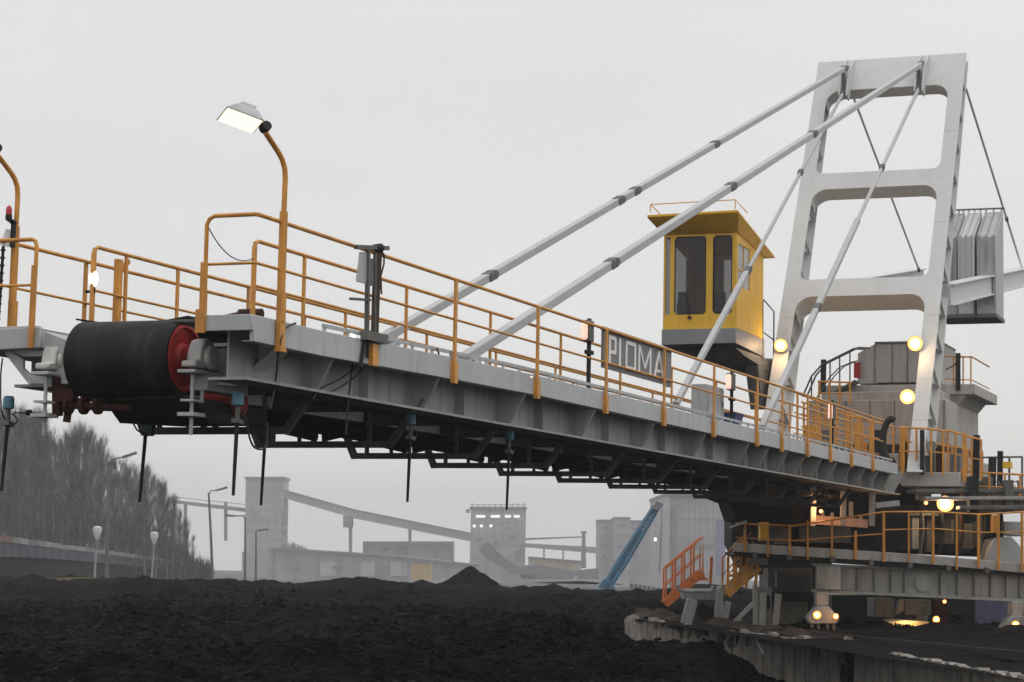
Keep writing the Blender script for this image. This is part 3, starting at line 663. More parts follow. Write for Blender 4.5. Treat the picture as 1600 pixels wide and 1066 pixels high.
# --- lower gallery around the portal
b = MB(); D0 = 54.0
P = [atD(1146, 848, D0), atD(1146, 862, D0), atD(1290, 872, D0), atD(1430, 880, D0), atD(1640, 899, D0), atD(1640, 884, D0), atD(1430, 866, D0), atD(1290, 857, D0)]
b.prism(P, FH*.06); gal = b.build('gallery', mat('gallery_grey', (.40, .385, .36), .6, 0, .12, 2., dirt=(.12, .1, .08), dirt_amt=.4), stacker, bevel=.008)
MB().tube([atD(1150, 840, D0), atD(1240, 846, D0), atD(1382, 852, D0)], .018, 6).build('knee_rail', ORANGE, stacker) if False else None
for x, y in ((1178, 868), (1232, 872), (1300, 875), (1360, 880), (1420, 884), (1480, 888), (1540, 892)): MB().beam(atD(x, y-6, D0+.02), atD(x, y+2, D0+.02), .10, .5, up=FH).build('floor_bracket', OLD, gal)
b = MB(); b.prism([atD(1147, 862, D0)+FH*.061, atD(1147, 868, D0)+FH*.061, atD(1640, 903, D0)+FH*.061, atD(1640, 898, D0)+FH*.061, atD(1430, 879, D0)+FH*.061, atD(1290, 871, D0)+FH*.061], FH*2.2); b.build('gallery_floor', DARK, gal)
gr = MB().tube([atD(1150, 818, D0), atD(1240, 822, D0), atD(1382, 800, D0), atD(1460, 800, D0), atD(1530, 804, D0), atD(1600, 800, D0)], .022, 8).build('gallery_rail', ORANGE, stacker)
for x, y0, y1 in ((1164, 818, 862), (1234, 820, 868), (1337, 830, 874), (1381, 800, 878), (1458, 800, 880), (1529, 804, 886), (1560, 802, 890), (1597, 800, 893)):
    MB().beam(atD(x, y0, D0-.05), atD(x, y1, D0-.05), .06, .06, up=FH).build('post', ORANGE, gr)
MB().tube([atD(1150, 840, D0), atD(1240, 845, D0), atD(1382, 834, D0)], .018, 6).build('knee_rail', ORANGE, gr)
for x in (1200, 1262, 1300, 1420, 1495): MB().beam(atD(x, 822 if x < 1262 else 814 if x < 1382 else 801, D0-.03), atD(x, 866+(x-1150)*.07, D0-.03), .045, .045, up=FH).build('post', ORANGE, gr)
MB().tube([atD(1382, 828, D0), atD(1460, 826, D0), atD(1530, 832, D0), atD(1600, 832, D0)], .018, 6).build('knee_rail', ORANGE, gr)
b = MB(); b.boxpx(1188, 816, 1201, 845, D0+.4, .5); b.build('yellow_panel', YELLOW, gal)
for x in (1168, 1176, 1183): MB().beam(atD(x, 818, D0+.3), atD(x, 846, D0+.3), .05, .05, up=FH).build('post', RUST, gr)
b = MB(); b.beam(atD(1141, 824, D0), atD(1166, 815, D0), .5, .05); b.build('gallery_canopy', CASE, gal)
b = MB(); b.boxpx(1201, 818, 1226, 846, D0+1.2, .8); b.build('gallery_panel', OLD, gal)
b = MB(); b.boxpx(1552, 805, 1561, 832, D0+.5, .3); b.build('orange_panel', ORANGE, gal)
b = MB(); b.ppx([(1545, 860), (1552, 842), (1580, 838), (1590, 848), (1600, 862), (1600, 884), (1540, 880)], D0+1.5, 1.); b.ppx([(1570, 815), (1600, 815), (1600, 838), (1570, 836)], D0+1.5, 1.); b.build('pale_cover', CASE, gal, bevel=.02)
# --- portal girder on bogies
pg = MB(); D1 = 54.3
P = [atD(1276, 884, D1), atD(1276, 921, D1), atD(1640, 938, D1), atD(1640, 902, D1)]
pg.prism(P, FH*.05); pg.prism([atD(1272, 921, D1-.1), atD(1272, 926, D1-.1), atD(1640, 943, D1-.1), atD(1640, 938, D1-.1)], FH*.45); pg.prism([atD(1270, 880, D1-.1), atD(1270, 884, D1-.1), atD(1640, 902, D1-.1), atD(1640, 898, D1-.1)], FH*.4)
PG = pg.build('portal_girder', mat('portal_paint', (.33, .325, .30), .6, 0, .14, 1.2, dirt=(.1, .09, .07), dirt_amt=.5), stacker, bevel=.008)
b = MB()
for x in (1277, 1313, 1338, 1365, 1391, 1412, 1468, 1495, 1521, 1547, 1571, 1592):
    dy = (x-1276)*.049; b = MB(); b.prism([atD(x, 884.5+dy, D1-.08), atD(x, 920.5+dy*.95, D1-.08), atD(x+2, 920.5+dy*.95, D1-.08), atD(x+2, 884.5+dy, D1-.08)], FH*.078); b.build('stiffener', OLD, PG)
b = MB(); c = atD(1442, 911, D1-.01); b.disc_stack(c, tuple(-FH), [(0, .22), (.03, .22), (.035, .19)], 28); b.build('hatch', mat('portal_paint', (0, 0, 0)), PG)
b = MB()
b.ppx([(1276, 884), (1314, 886), (1314, 922), (1276, 921)], D1-.25, .24); b.build('girder_end', mat('portal_paint', (0, 0, 0)), PG, bevel=.01)
b = MB(); b.boxpx(1200, 888, 1270, 925, 57, 2.); b.boxpx(1214, 893, 1234, 918, 56.4, .5); b.build('portal_beam', OLD, stacker)
for x, yb, k in ((1285, 925, 0), (1590, 940, 1)):
    b = MB(); Db = 53.9
    b.ppx([(x-9, yb), (x+10, yb), (x+10, yb+22), (x-9, yb+22)], Db, .5)
    b.ppx([(x-9, yb+22), (x+10, yb+22), (x+27, yb+42), (x+22, yb+50), (x-19, yb+50), (x-23, yb+40)], Db-.05, .55)
    lg = b.build('bogie_leg', mat('bogie_paint', (.30, .295, .28), .6, 0, .15, 2., dirt=(.1, .08, .06), dirt_amt=.5), stacker, bevel=.02)
    b = MB()
    for dx in (-16, -6, 8, 18): b.boxpx(x+dx-2, yb+50.3, x+dx+2, yb+70, Db, .12)
    b.build('bogie_strut', OLD, lg)
    b = MB()
    for dx in (-12, 12): b.disc_stack(atD(x+dx, yb+62, Db+.2), tuple(FH), [(0, .2), (.2, .2)], 20)
    b.build('wheel', DARK, lg)
    b = MB(); b.boxpx(x-22, yb+70, x+22, yb+86, Db-.1, .9); b.build('rail_sleeper', CONC, lg)
# chute, pipes and lit floor under the portal
b = MB(); b.boxpx(1366, 935, 1398, 965, 60, 1.2); b.ppx([(1404, 938), (1412, 936), (1412, 955), (1400, 962)], 59, .3); b.boxpx(1414, 938, 1455, 962, 60, 1.); b.boxpx(1432, 962, 1450, 972, 59.8, .5); b.build('hopper', OLD, stacker, bevel=.02)
b = MB(); b.boxpx(1458, 938, 1482, 985, 60.5, .6); b.build('hopper_side', RUST, stacker)
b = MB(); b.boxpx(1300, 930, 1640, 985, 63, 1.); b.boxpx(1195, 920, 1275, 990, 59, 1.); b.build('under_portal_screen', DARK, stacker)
b = MB(); b.boxpx(1524, 938, 1574, 985, 62, .1); b.build('blue_sheet', mat('blue_sheet', (.09, .10, .17), .6, 0, .2, 3.), stacker)

# ================================================================== THINGS CARRIED BY THE STACKER
def light(name, loc, e, r=.15, col=(1, .66, .34)):
    l = bpy.data.lights.new(name, 'POINT'); l.energy = e; l.shadow_soft_size = r; l.color = col
    o = bpy.data.objects.new(name, l); COL.objects.link(o); o.location = loc; return o
# --- gooseneck lamp posts
def lamp_post(base, label):
    t = thing('lamp_post', base, label, 'lamp', 'gooseneck lamps on the boom rails')
    x, y, z = base; P = lambda a, b, c: Vector((x+a, y+b, z+c))
    b = MB(); b.tube([P(.03, -.01, -.02), P(.03, 0, 1.17), P(.03, .0, 1.18)], .046, 10); b.beam(P(.035, -.005, -.32), P(.035, 0, .3), .05, .13, up=(0, 1, 0)); b.box(P(.0, -.07, -.345), P(.075, .07, -.30))
    b.build('post', ORANGE, t)
    b = MB(); pts = [P(.03, 0, 1.10), P(.03, .01, 1.50), P(.03, .01, 1.56), P(.03, -.005, 1.65), P(.02, -.05, 1.74), P(.01, -.11, 1.80), P(-.01, -.25, 1.90), P(-.03, -.37, 1.985)]
    b.tube(pts, .030, 10); b.build('arm', ORANGE, t)
    # lamp head
    c = P(-.075, -.43, 2.03); d = Vector((-.62, -.72, .13)).normalized(); s = Vector((.72, -.62, 0)).normalized(); u = s.cross(d).normalized()
    if u.z < 0: u = -u
    # tilt so that the lens looks down and a little forwards
    u = (u*.93+Vector((-.18, .32, 0))).normalized(); d = (d-u*d.dot(u)).normalized(); s = d.cross(u)
    q = lambda a, b_, h: c+d*a+s*b_+u*h
    b = MB()
    lo = [q(0, -.15, 0), q(.44, -.15, 0), q(.44, .15, 0), q(0, .15, 0)]; hi = [q(.06, -.085, .15), q(.30, -.085, .15), q(.30, .085, .15), q(.06, .085, .15)]
    b.hexa(lo+hi); h = b.build('lamp_head', CASE, t, bevel=.008)
    b = MB(); b.hexa([q(.08, -.06, .151), q(.26, -.06, .151), q(.26, .06, .151), q(.08, .06, .151), q(.08, -.05, .22), q(.25, -.05, .22), q(.25, .05, .22), q(.08, .05, .22)]); b.build('ballast_box', CASE, h, bevel=.01)
    b = MB(); b.hexa([q(.02, -.13, -.012), q(.42, -.13, -.012), q(.42, .13, -.012), q(.02, .13, -.012), q(.02, -.13, -.001), q(.42, -.13, -.001), q(.42, .13, -.001), q(.02, .13, -.001)]); b.build('lens', LENSW, h)
    b = MB(); b.disc_stack(q(-.07, -.05, .03), s, [(0, .055), (.1, .055)], 14); b.beam(q(-.10, 0, .0), q(.02, 0, .05), .07, .05); b.build('tilt_joint', DARK, h)
    return t
lamp_post((XA, 20.85, zdeck(20.85)), 'orange gooseneck lamp post with a lit lamp at the front corner of the boom')
pL = onX(15, 510, XD)
lamp_post((pL.x, pL.y, pL.z), 'orange gooseneck lamp post beside the red beacon, lamp head out of view')
# --- red beacon and horn on the left lamp post
pb = onX(14, 332, XD)
t = thing('warning_beacon', pb-Vector((0, 0, .3)), 'small red warning beacon above a white horn on the left lamp post', 'beacon')
k = .0067
b = MB(); b.disc_stack(pb-Vector((0, 0, .03)), (0, 0, 1), [(0, .035), (.05, .038), (.09, .03), (.11, .012)], 16); b.build('dome', mat('red_dome', (.45, .02, .03), .3, 0, .1, 5.), t)
b = MB(); b.disc_stack(pb-Vector((0, 0, .09)), (0, 0, 1), [(0, .04), (.06, .04)], 16); b.beam(pb-Vector((0, 0, .08)), pb+Vector((.09, 0, -.14)), .05, .05); b.beam(pb+Vector((.07, 0, -.10)), pb+Vector((.07, .0, -.42)), .04, .05); b.build('bracket', DARK, t)
b = MB(); b.disc_stack(pb-Vector((.03, 0, .38)), (.35, -.3, .9), [(0, .075), (.02, .07), (.14, .035), (.2, .03)], 16); b.build('horn', WHITE, t)
# cables strapped to the left post
b = MB(); b.tube([onX(12, 385, XD)-Vector((.06, 0, 0)), onX(6, 460, XD)-Vector((.05, 0, 0)), onX(2, 515, XD)-Vector((.05, 0, 0))], .02, 6)
for i in range(10): b.disc_stack(onX(11-i*.9, 392+i*12, XD)-Vector((.055, 0, 0)), (0, 0, 1), [(0, .03), (.02, .03)], 8)
b.build('conduit', DARK, None, label='black ribbed conduit strapped along the left lamp post', cat='conduit')
# --- lit bulb lamp on the rail behind the drum
pq = onX(146, 436, XC)
t = thing('rail_lamp', pq-Vector((0, 0, .2)), 'lit bulb lamp hanging on the orange rail post behind the drum', 'lamp')
b = MB(); b.disc_stack(pq-Vector((0, 0, .10)), (0, 0, 1), [(0, .02), (.03, .045), (.09, .06), (.15, .055), (.19, .03)], 16); b.build('globe', LENSW, t)
b = MB(); b.disc_stack(pq-Vector((0, 0, .17)), (0, 0, 1), [(0, .025), (.07, .03)], 12); b.beam(pq-Vector((.02, 0, .15)), pq-Vector((.1, 0, .15)), .03, .03); b.build('holder', DARK, t)
# --- control station with boxes and a cable trunk at the first panel
def P_(x, y, X=XA+.03): return onX(x, y, X)
t = thing('control_station', P_(578, 530), 'grey control boxes and thick dark cable trunk on a post in the boom rail', 'control box')
b = MB(); b.beam(P_(573, 525), P_(575, 392), .045, .05, up=(0, 1, 0)); b.beam(P_(585, 525), P_(586, 395), .03, .04, up=(0, 1, 0)); b.box(P_(563, 531, XA), P_(607, 524, XA+.10)); b.beam(P_(556, 386), P_(606, 388), .05, .05); b.beam(P_(548, 467), P_(578, 469), .04, .03); b.build('post', OLD, t)
b = MB(); b.hexa([P_(556, 440), P_(572, 444), P_(572, 444, XA-.12), P_(556, 440, XA-.12), P_(561, 394), P_(577, 394), P_(577, 394, XA-.12), P_(561, 394, XA-.12)]); b.build('upper_box', CASE, t, bevel=.008)
b = MB(); b.hexa([P_(575, 446), P_(587, 448), P_(587, 448, XA-.1), P_(575, 446, XA-.1), P_(577, 404), P_(590, 404), P_(590, 404, XA-.1), P_(577, 404, XA-.1)]); b.build('lower_box', OLD, t, bevel=.006)
b = MB()
for i in range(7):
    o = Vector((-.02*(i % 2), (i-3)*.022, 0)); b.tube([P_(586, 524)+o, P_(588, 460)+o*1.05, P_(591, 410)+o, P_(592, 394)+o*.8], .016, 6)
b.tube([P_(595, 392), P_(600, 398), P_(600, 412), P_(595, 432), P_(596, 460)], .012, 6); b.build('cable_trunk', mat('cable_brown', (.055, .035, .025), .6, 0, .4, 9.), t)
b = MB(); b.disc_stack(P_(590, 388), (.3, 1, .2), [(-.06, .05), (.06, .055), (.08, .03)], 12); b.build('junction_head', DARK, t)
b = MB(); b.beam(P_(570, 532), P_(563, 575), .03, .04, up=(0, 1, 0)); b.tube([P_(575, 531), P_(574, 560)], .02, 6); b.build('dark_conduit', DARK, t)
b = MB(); y = onX(580, 558, XA).y; b.box((XA+.002, y-.08, 3.98), (XA+.06, y+.08, 4.24)); b.build('orange_clamp', ORANGE, t)
# --- walkway edge lights
def edge_light(x, y, label):
    p = P_(x, y, XA-.03); t = thing('edge_light', p, label, 'lamp', 'small lit lamps along the walkway edge')
    MB().disc_stack(p-Vector((0, .05, 0)), (0, 1, 0), [(0, .02), (.02, .032), (.10, .032), (.12, .02)], 12).build('bulb', LENSW, t)
    MB().box(p+Vector((-.05, -.05, -.06)), p+Vector((.02, .06, -.034))).build('base', DARK, t)
edge_light(549, 526, 'small lit edge lamp left of the grey control boxes')
edge_light(827, 589, 'small lit edge lamp low on the walkway between near tie bar and sign')
edge_light(1032, 642, 'small lit edge lamp under the right end of the lettered sign')
# --- bulkhead lamps on dark posts along the rail
def deck_lamp(x, y, ybase, label, s=1.):
    p = P_(x, y, XA-.06); q = P_(x+3, ybase, XA-.06)
    t = thing('bulkhead_lamp', Vector((p.x, p.y, q.z)), label, 'lamp', 'pinkish lamps on dark posts along the boom rail')
    b = MB(); b.beam((p.x, p.y+.20, q.z), (p.x, p.y+.20, p.z+.20*s), .05, .06, up=(0, 1, 0)); b.beam((p.x, p.y+.10, p.z-.32), (p.x, p.y+.32, p.z-.32), .08, .06); b.build('post', DARK, t)
    b = MB(); b.box((p.x-.06, p.y+.02, p.z-.16*s), (p.x+.06, p.y+.26, p.z+.16*s)); b.build('housing', OLD, t, bevel=.01)
    b = MB(); b.hexa([(p.x-.055, p.y-.07, p.z-.14*s), (p.x+.045, p.y-.07, p.z-.14*s), (p.x+.045, p.y+.019, p.z-.15*s), (p.x-.055, p.y+.019, p.z-.15*s),
                      (p.x-.055, p.y-.04, p.z+.11*s), (p.x+.045, p.y-.04, p.z+.11*s), (p.x+.045, p.y+.019, p.z+.15*s), (p.x-.055, p.y+.019, p.z+.15*s)]); b.build('lens', BULK, t, bevel=.025)
deck_lamp(914, 516, 612, 'pinkish bulkhead lamp on a dark post just left of the lettered sign')
deck_lamp(1139, 596, 660, 'pinkish bulkhead lamp on a dark post above the blue bin')
deck_lamp(1298, 642, 705, 'pinkish bulkhead lamp on the boom rail in front of the machine house', 1.25)
p = P_(1543, 728); t = None
# --- lettered sign
t = thing('lettered_sign', P_(996, 600), 'dark grey sign board with tall white letters hung on the boom rail', 'sign')
sx = XA-.035; ya, yb_ = P_(942, 550, sx).y, P_(1048, 570, sx).y; zlo, zhi = 4.73, 5.34
b = MB(); b.box((sx-.03, ya, zlo), (sx, yb_, zhi)); b.box((sx-.04, ya-.03, zhi-.02), (sx+.012, yb_+.03, zhi+.03)); b.box((sx-.04, yb_-.28, zlo-.02), (sx+.006, yb_+.02, zhi-.021)); b.build('board', SIGNG, t)
b = MB(); sk = [0]
def stroke(pts):      # polygon in (y, z) on the board, each stroke a hair prouder than the last
    sk[0] += 1; b.prism([(sx+.001, y, z) for y, z in pts], (.008+.0012*(sk[0] % 5), 0, 0))
def pw(x, y): p = onX(x, y, sx); return p.y
ztop, zbo, sw_ = zhi-.075, zlo+.07, .085
def rect(y0, y1, z0, z1): stroke([(y0, z0), (y1, z0), (y1, z1), (y0, z1)])
y0, y1 = pw(951, 540), pw(962, 545); rect(y0, y0+sw_, zbo, ztop); rect(y0+sw_*.5, y1-.03, ztop-.06, ztop-.001); rect(y0+sw_*.5, y1-.03, zbo+.18, zbo+.238); stroke([(y1-sw_, zbo+.20), (y1-.02, zbo+.20), (y1, zbo+.23), (y1, ztop-.04), (y1-.03, ztop-.003), (y1-sw_, ztop-.003)])
y0, y1 = pw(966, 550), pw(972, 550); rect(y0+.02, y0+.02+sw_*1.15, zbo, ztop)
y0, y1 = pw(977, 550), pw(993, 555); rect(y0, y0+sw_, zbo+.04, ztop-.04); rect(y1-sw_, y1, zbo+.04, ztop-.04)
for z0, z1, f in ((zbo, zbo+.062, 1), (ztop-.062, ztop, -1)):
    stroke([(y0, z0+.039), (y0+.04, z0), (y1-.04, z0), (y1, z0+.039), (y1, z1), (y0, z1)] if f > 0 else [(y0, z0), (y1, z0), (y1, z1-.039), (y1-.04, z1), (y0+.04, z1), (y0, z1-.039)])
y0, y1 = pw(997, 560), pw(1017, 565); ym = (y0+y1)/2; rect(y0, y0+sw_, zbo, ztop); rect(y1-sw_, y1, zbo, ztop); stroke([(y0+.01, ztop-.002), (y0+.085, ztop-.002), (ym+.03, zbo+.10), (ym-.03, zbo+.10)]); stroke([(y1-.01, ztop-.002), (y1-.085, ztop-.002), (ym-.03, zbo+.10), (ym+.03, zbo+.10)])
y0, y1 = pw(1021, 570), pw(1037, 575); ym = (y0+y1)/2; stroke([(y0, zbo), (y0+sw_, zbo), (ym+.045, ztop), (ym-.045, ztop)]); stroke([(y1, zbo), (y1-sw_, zbo), (ym-.045, ztop), (ym+.045, ztop)]); rect(y0+.09, y1-.09, zbo+.10, zbo+.15)
b.build('lettering', WHITE, t)
# --- electrical cabinet, blue bin
t = thing('electrical_cabinet', P_(1118, 652, XA-.3), 'grey upright electrical cabinet standing on the walkway behind the rail', 'cabinet')
pc_ = P_(1104, 655, XA-.25); pd = P_(1131, 660, XA-.25)
b = MB(); b.box((XA-.55, pc_.y, 4.36), (XA-.25, pd.y, 5.02)); b.build('body', CASE, t, bevel=.01)
b = MB(); b.box((XA-.249, pc_.y+.06, 4.42), (XA-.235, pd.y-.06, 4.97)); b.build('door', CASE, t, bevel=.004)
b = MB(); b.box((XA-.234, pd.y-.16, 4.66), (XA-.22, pd.y-.13, 4.76)); b.build('handle', DARK, t)
p0 = P_(1146, 664, XA-.2); p1 = P_(1158, 666, XA-.2)
t = thing('blue_bin', (XA-.35, (p0.y+p1.y)/2, 4.36), 'small dark blue bin on the walkway by the bulkhead lamp', 'bin')
b = MB(); b.hexa([(XA-.5, p0.y+.05, 4.35), (XA-.2, p0.y+.05, 4.35), (XA-.2, p1.y-.03, 4.35), (XA-.5, p1.y-.03, 4.35), (XA-.55, p0.y, 4.60), (XA-.16, p0.y, 4.60), (XA-.16, p1.y+.03, 4.60), (XA-.55, p1.y+.03, 4.60)])
b.build('tub', mat('bin_blue', (.02, .04, .14), .5, 0, .2, 6.), t); b = MB(); b.tube([(XA-.16, p0.y, 4.6), (XA-.16, p1.y+.03, 4.6), (XA-.55, p1.y+.03, 4.6), (XA-.55, p0.y, 4.6), (XA-.16, p0.y, 4.6)], .014, 6); b.build('rim', mat('bin_blue', (0, 0, 0)), t)
# --- hanging level rods
def level_rod(top, zbot, lean, label, boxed=True):
    x, y, z = top; t = thing('hanging_level_switch', (x, y, zbot), label, 'level switch', 'level switches hanging from the boom')
    if boxed:
        b = MB(); b.disc_stack((x, y, z-.15), (0, 0, 1), [(0, .05), (.01, .066), (.12, .066), (.15, .05)], 14); b.build('housing', BLUE, t)
        b = MB(); b.tube([(x, y, z-.15), (x, y, z-.32)], .028, 8); b.beam((x, y-.05, z-.31), (x, y+.07, z-.33), .09, .05); b.build('neck', OLD, t)
        b = MB(); n = 10; b.tube([(x+.03, y+.03+.12*math.sin(math.pi*i/n), z-.20-.14*i/n) for i in range(n+1)], .009, 5); b.build('lead', CABLE, t)
        z0 = z-.30
    else:
        b = MB(); b.prism([(x-.10, y, z+.12), (x+.10, y, z+.12), (x+.06, y, z-.10), (x-.06, y, z-.10)], (0, .1, 0)); b.build('bracket', mat('dark_green_steel', (.03, .05, .05), .6, 0, .3, 5.), t); z0 = z-.06
    b = MB(); b.tube([(x, y, z0), (x+lean*.5, y, (z0+zbot)/2), (x+lean, y, zbot)], [.024, .022, .018], 8); b.build('rod', DARK, t)
def sw(x0, y0, yb, lab, X, boxed=True, lean=-.02):
    p = onX(x0, y0, X); q = onX(x0, yb, X); level_rod(p, q.z, lean, lab, boxed)
sw(372, 613, 775, 'level rod with pale blue housing near the grey nose plate at the boom front', -11.3)
sw(642, 646, 785, 'level rod with blue housing under the boom between control boxes and near tie bar', -11.3)
sw(796, 672, 797, 'rightmost level rod under the boom, dark blue housing, above the screening house', -11.3)
sw(14, 619, 768, 'level rod with blue housing under the left platform at the photo edge', -14.4, True, -.05)
sw(228, 668, 785, 'level rod without housing, on a dark bracket under the drum', -13.5, False, -.05)
sw(414, 684, 790, 'level rod without housing, in front of the tall grey conveyor tower', -13.5, False, -.03)
b = MB(); b.tube([onY(22, 645, 21.5), onY(88, 647, 21.5)], .010, 6); b.disc_stack(onY(45, 645, 21.5)-Vector((.03, 0, 0)), (1, 0, 0), [(0, .035), (.06, .035)], 10); b.build('trip_wire', DARK, None, label='thin trip wire with a dark stop from the left level rod to the scraper', cat='wire')
b = MB(); sag(b, [onX(4, 560, -14.4), onX(1, 590, -14.4), onX(2, 640, -14.4), onX(8, 655, -14.4)], .010); b.build('hanging_lead', CABLE, None, label='thin black lead looping down from the left platform edge', cat='cable')
# --- floodlights
AMBER = mat('amber_glow', (1., .47, .13), emit=1.15); AMBER2 = mat('amber_small', (1., .36, .08), emit=.9)  # emissive reflector rim imitates the warm halo round each lamp
def flood(p, r, label, e, aim=None, M=None):
    p = Vector(p); d = (O-p).normalized() if aim is None else Vector(aim).normalized()
    t = thing('floodlight', p, label, 'floodlight')
    b = MB(); b.disc_stack(p-d*.02, d, [(-.22, r*.35), (-.12, r*.9), (0, r), (.03, r)], 24); b.build('housing', OLD, t)
    b = MB(); b.disc_stack(p+d*.012, d, [(0, r*.94), (.006, r*.94), (.016, r*.70)], 24); b.build('glow_reflector', AMBER, t)
    b = MB(); b.disc_stack(p+d*.030, d, [(0, r*.58), (.01, r*.54), (.03, r*.35)], 24); b.build('lens', M or LENS, t)
    b = MB(); b.beam(p-d*.2-Vector((0, 0, r*.9)), p-d*.2+Vector((0, 0, .05)), .06, .05, up=(0, 1, 0)); b.build('yoke', OLD, t)
    light('lamp_light', p+d*.35, e)
zz = lambda x, y, d=.28: None
def on_mast(x, y, off=.28):
    d = ray(x, y); t = (MS*EYE+MI-off)/(d.y-MS*d.z); return O+d*t
AIM = Vector((.15, -1, -.18))
flood(on_mast(1220, 540), .19, 'lit floodlight on the left leg of the portal mast beside the cab', 22, AIM)
flood(on_mast(1430, 537), .21, 'lit floodlight on the right leg of the portal mast beside the machine house', 20, AIM)
flood(onY(1418, 620, 58.6), .21, 'lit floodlight below the machine house, on the slewing body', 22, AIM)
flood(onY(1477, 787, 56.5), .22, 'lit floodlight under the foot platform above the lower gallery', 40, AIM)
def small_lamp(p, r, label, e=0):
    p = Vector(p); t = thing('work_lamp', p, label, 'lamp'); d = Vector((.1, -1, -.05)).normalized()
    b = MB(); b.disc_stack(p, d, [(-.1, r*.6), (0, r), (.02, r)], 16); b.build('housing', DARK, t)
    b = MB(); b.disc_stack(p+d*.021, d, [(0, r*.95), (.008, r*.9)], 16); b.build('glow_reflector', AMBER2, t)
    b = MB(); b.disc_stack(p+d*.03, d, [(0, r*.6), (.03, r*.4)], 16); b.build('lens', LENSS, t)
    if e: light('lamp_light', p+d*.25, e, .08, (1, .5, .2))
small_lamp(atD(1277, 961, 53.6), .11, 'orange lit lamp on the left bogie leg', 6)
small_lamp(atD(1306, 963, 53.8), .08, 'reddish lit lamp on the right side of the left bogie leg', 3)
small_lamp(atD(1587, 976, 53.5), .10, 'orange lit lamp on the right bogie leg', 6)
small_lamp(atD(1463, 968, 58.8), .10, 'orange lit lamp on the hopper under the portal girder', 8)
small_lamp(atD(1283, 799, 54.6), .05, 'tiny lit lamp above the pinkish tray under the boom foot', 22)
small_lamp(atD(1447, 786, 56.8), .06, 'tiny lit lamp, upper of the pair left of the floodlight under the foot platform')
small_lamp(atD(1448, 802, 56.8), .07, 'tiny lit lamp, lower of the pair left of the floodlight under the foot platform')
small_lamp(atD(1476, 940, 58.8), .06, 'tiny lit lamp right under the portal girder bottom edge')
b = MB(); b.ppx([(1376, 976), (1392, 972), (1415, 970), (1452, 972), (1448, 985), (1380, 985)], 57.5, 2.0); b.build('lit_ground_heap', mat('pale_lit_ground', (.45, .36, .22), .9, 0, .3, 8.), None, label='pale heap standing in for the lit ground strip under the hopper beneath the portal', cat='heap')  # pale shape added so the strip reads as brightly lit ground
light('ground_fill_light', atD(1418, 962, 57.3), 30, .1, (1, .68, .30))  # added point light without a fixture, brightens the pale strip

# --- fallen orange railing stairs by the gallery
def stair(pts, D, M, label, treads, w=0.9, extra=()):
    a, c = atD(*pts[0], D), atD(*pts[1], D); t = thing('access_stair', a, label, 'stair')
    off = FH*w
    for k, o in enumerate((Vector((0, 0, 0)), off)):
        MB().beam(a+o, c+o, .06, .20).build('stringer', M, t)
        h = Vector((0, 0, .95)); MB().tube([a+o+Vector((0, 0, .02)), a+o+h, c+o+h, c+o+Vector((0, 0, .02))], .028, 8).build('handrail', M, t)
        h2 = Vector((0, 0, .5)); MB().tube([a+o+h2, c+o+h2], .02, 6).build('knee_rail', M, t)
        for i in range(1, 4): p = a.lerp(c, i/4)+o; MB().beam(p, p+h, .05, .05, up=FH).build('post', M, t)
    b = MB()
    for i in range(treads): p = a.lerp(c, (i+.5)/treads); b.beam(p, p+off, .22, .03)
    b.build('tread', OLD, t)
    for P, Q in extra: MB().beam(atD(*P, D), atD(*Q, D), .07, .07, up=FH).build('brace', M, t)
    return t
ORB = mat('bright_orange', (.62, .17, .035), .5, 0, .2, 6.)
stair([(1040, 944), (1098, 895)], 58, ORB, 'bright orange stair with rails left of the grey support trestle', 8, .9, [((1098, 895), (1100, 905)), ((1112, 870), (1110, 912)), ((1076, 905), (1106, 905))])
stair([(1136, 930), (1176, 888)], 55.5, ORANGE, 'dark orange stair under the gallery behind the grey trestle', 7, 1.3, [((1140, 930), (1186, 892)), ((1138, 900), (1190, 890)), ((1150, 884), (1150, 925)), ((1168, 884), (1166, 920)), ((1184, 884), (1180, 915))])
# grey trestle on the left of the portal
t = thing('support_trestle', atD(1110, 985, 55), 'grey steel trestle with a table beam left of the portal legs', 'trestle')
TG = mat('trestle_grey', (.30, .305, .29), .6, 0, .15, 2., dirt=(.1, .08, .06), dirt_amt=.5)
b = MB(); b.ppx([(1066, 921), (1118, 921), (1118, 938), (1070, 937)], 55.4, 1.2); b.build('table_beam', TG, t, bevel=.01)
for P, Q, w in (((1082, 937), (1072, 975), .28), ((1125, 920), (1120, 990), .18), ((1128, 940), (1126, 990), .10), ((1138, 940), (1130, 985), .14), ((1180, 915), (1180, 985), .12), ((1178, 942), (1148, 972), .10), ((1156, 970), (1178, 986), .10), ((1192, 925), (1190, 985), .18), ((1216, 928), (1210, 990), .16)):
    MB().beam(atD(*P, 55), atD(*Q, 55), w, .18, up=FH).build('strut', TG, t, bevel=.008)
b = MB(); b.disc_stack(atD(1125, 922, 55)-Vector((0, 0, .08)), (0, 0, 1), [(0, .10), (.14, .10), (.18, .06)], 16); b.build('post_cap', TG, t)
b = MB(); b.tube([atD(1058, 914, 55), atD(1062, 922, 55), atD(1072, 924, 55), atD(1110, 924, 55), atD(1115, 916, 55)], .05, 8); b.build('bent_pipe', TG, t)
b = MB(); b.boxpx(1186, 918, 1206, 985, 55.6, .3); b.build('slotted_plate', TG, t); b = MB(); b.boxpx(1196, 930, 1203, 952, 55.55, .04); b.build('slot', DARK, t)
b = MB(); b.beam(atD(1090, 948, 56), atD(1128, 980, 56), .3, .3); b.build('dark_base', DARK, t)
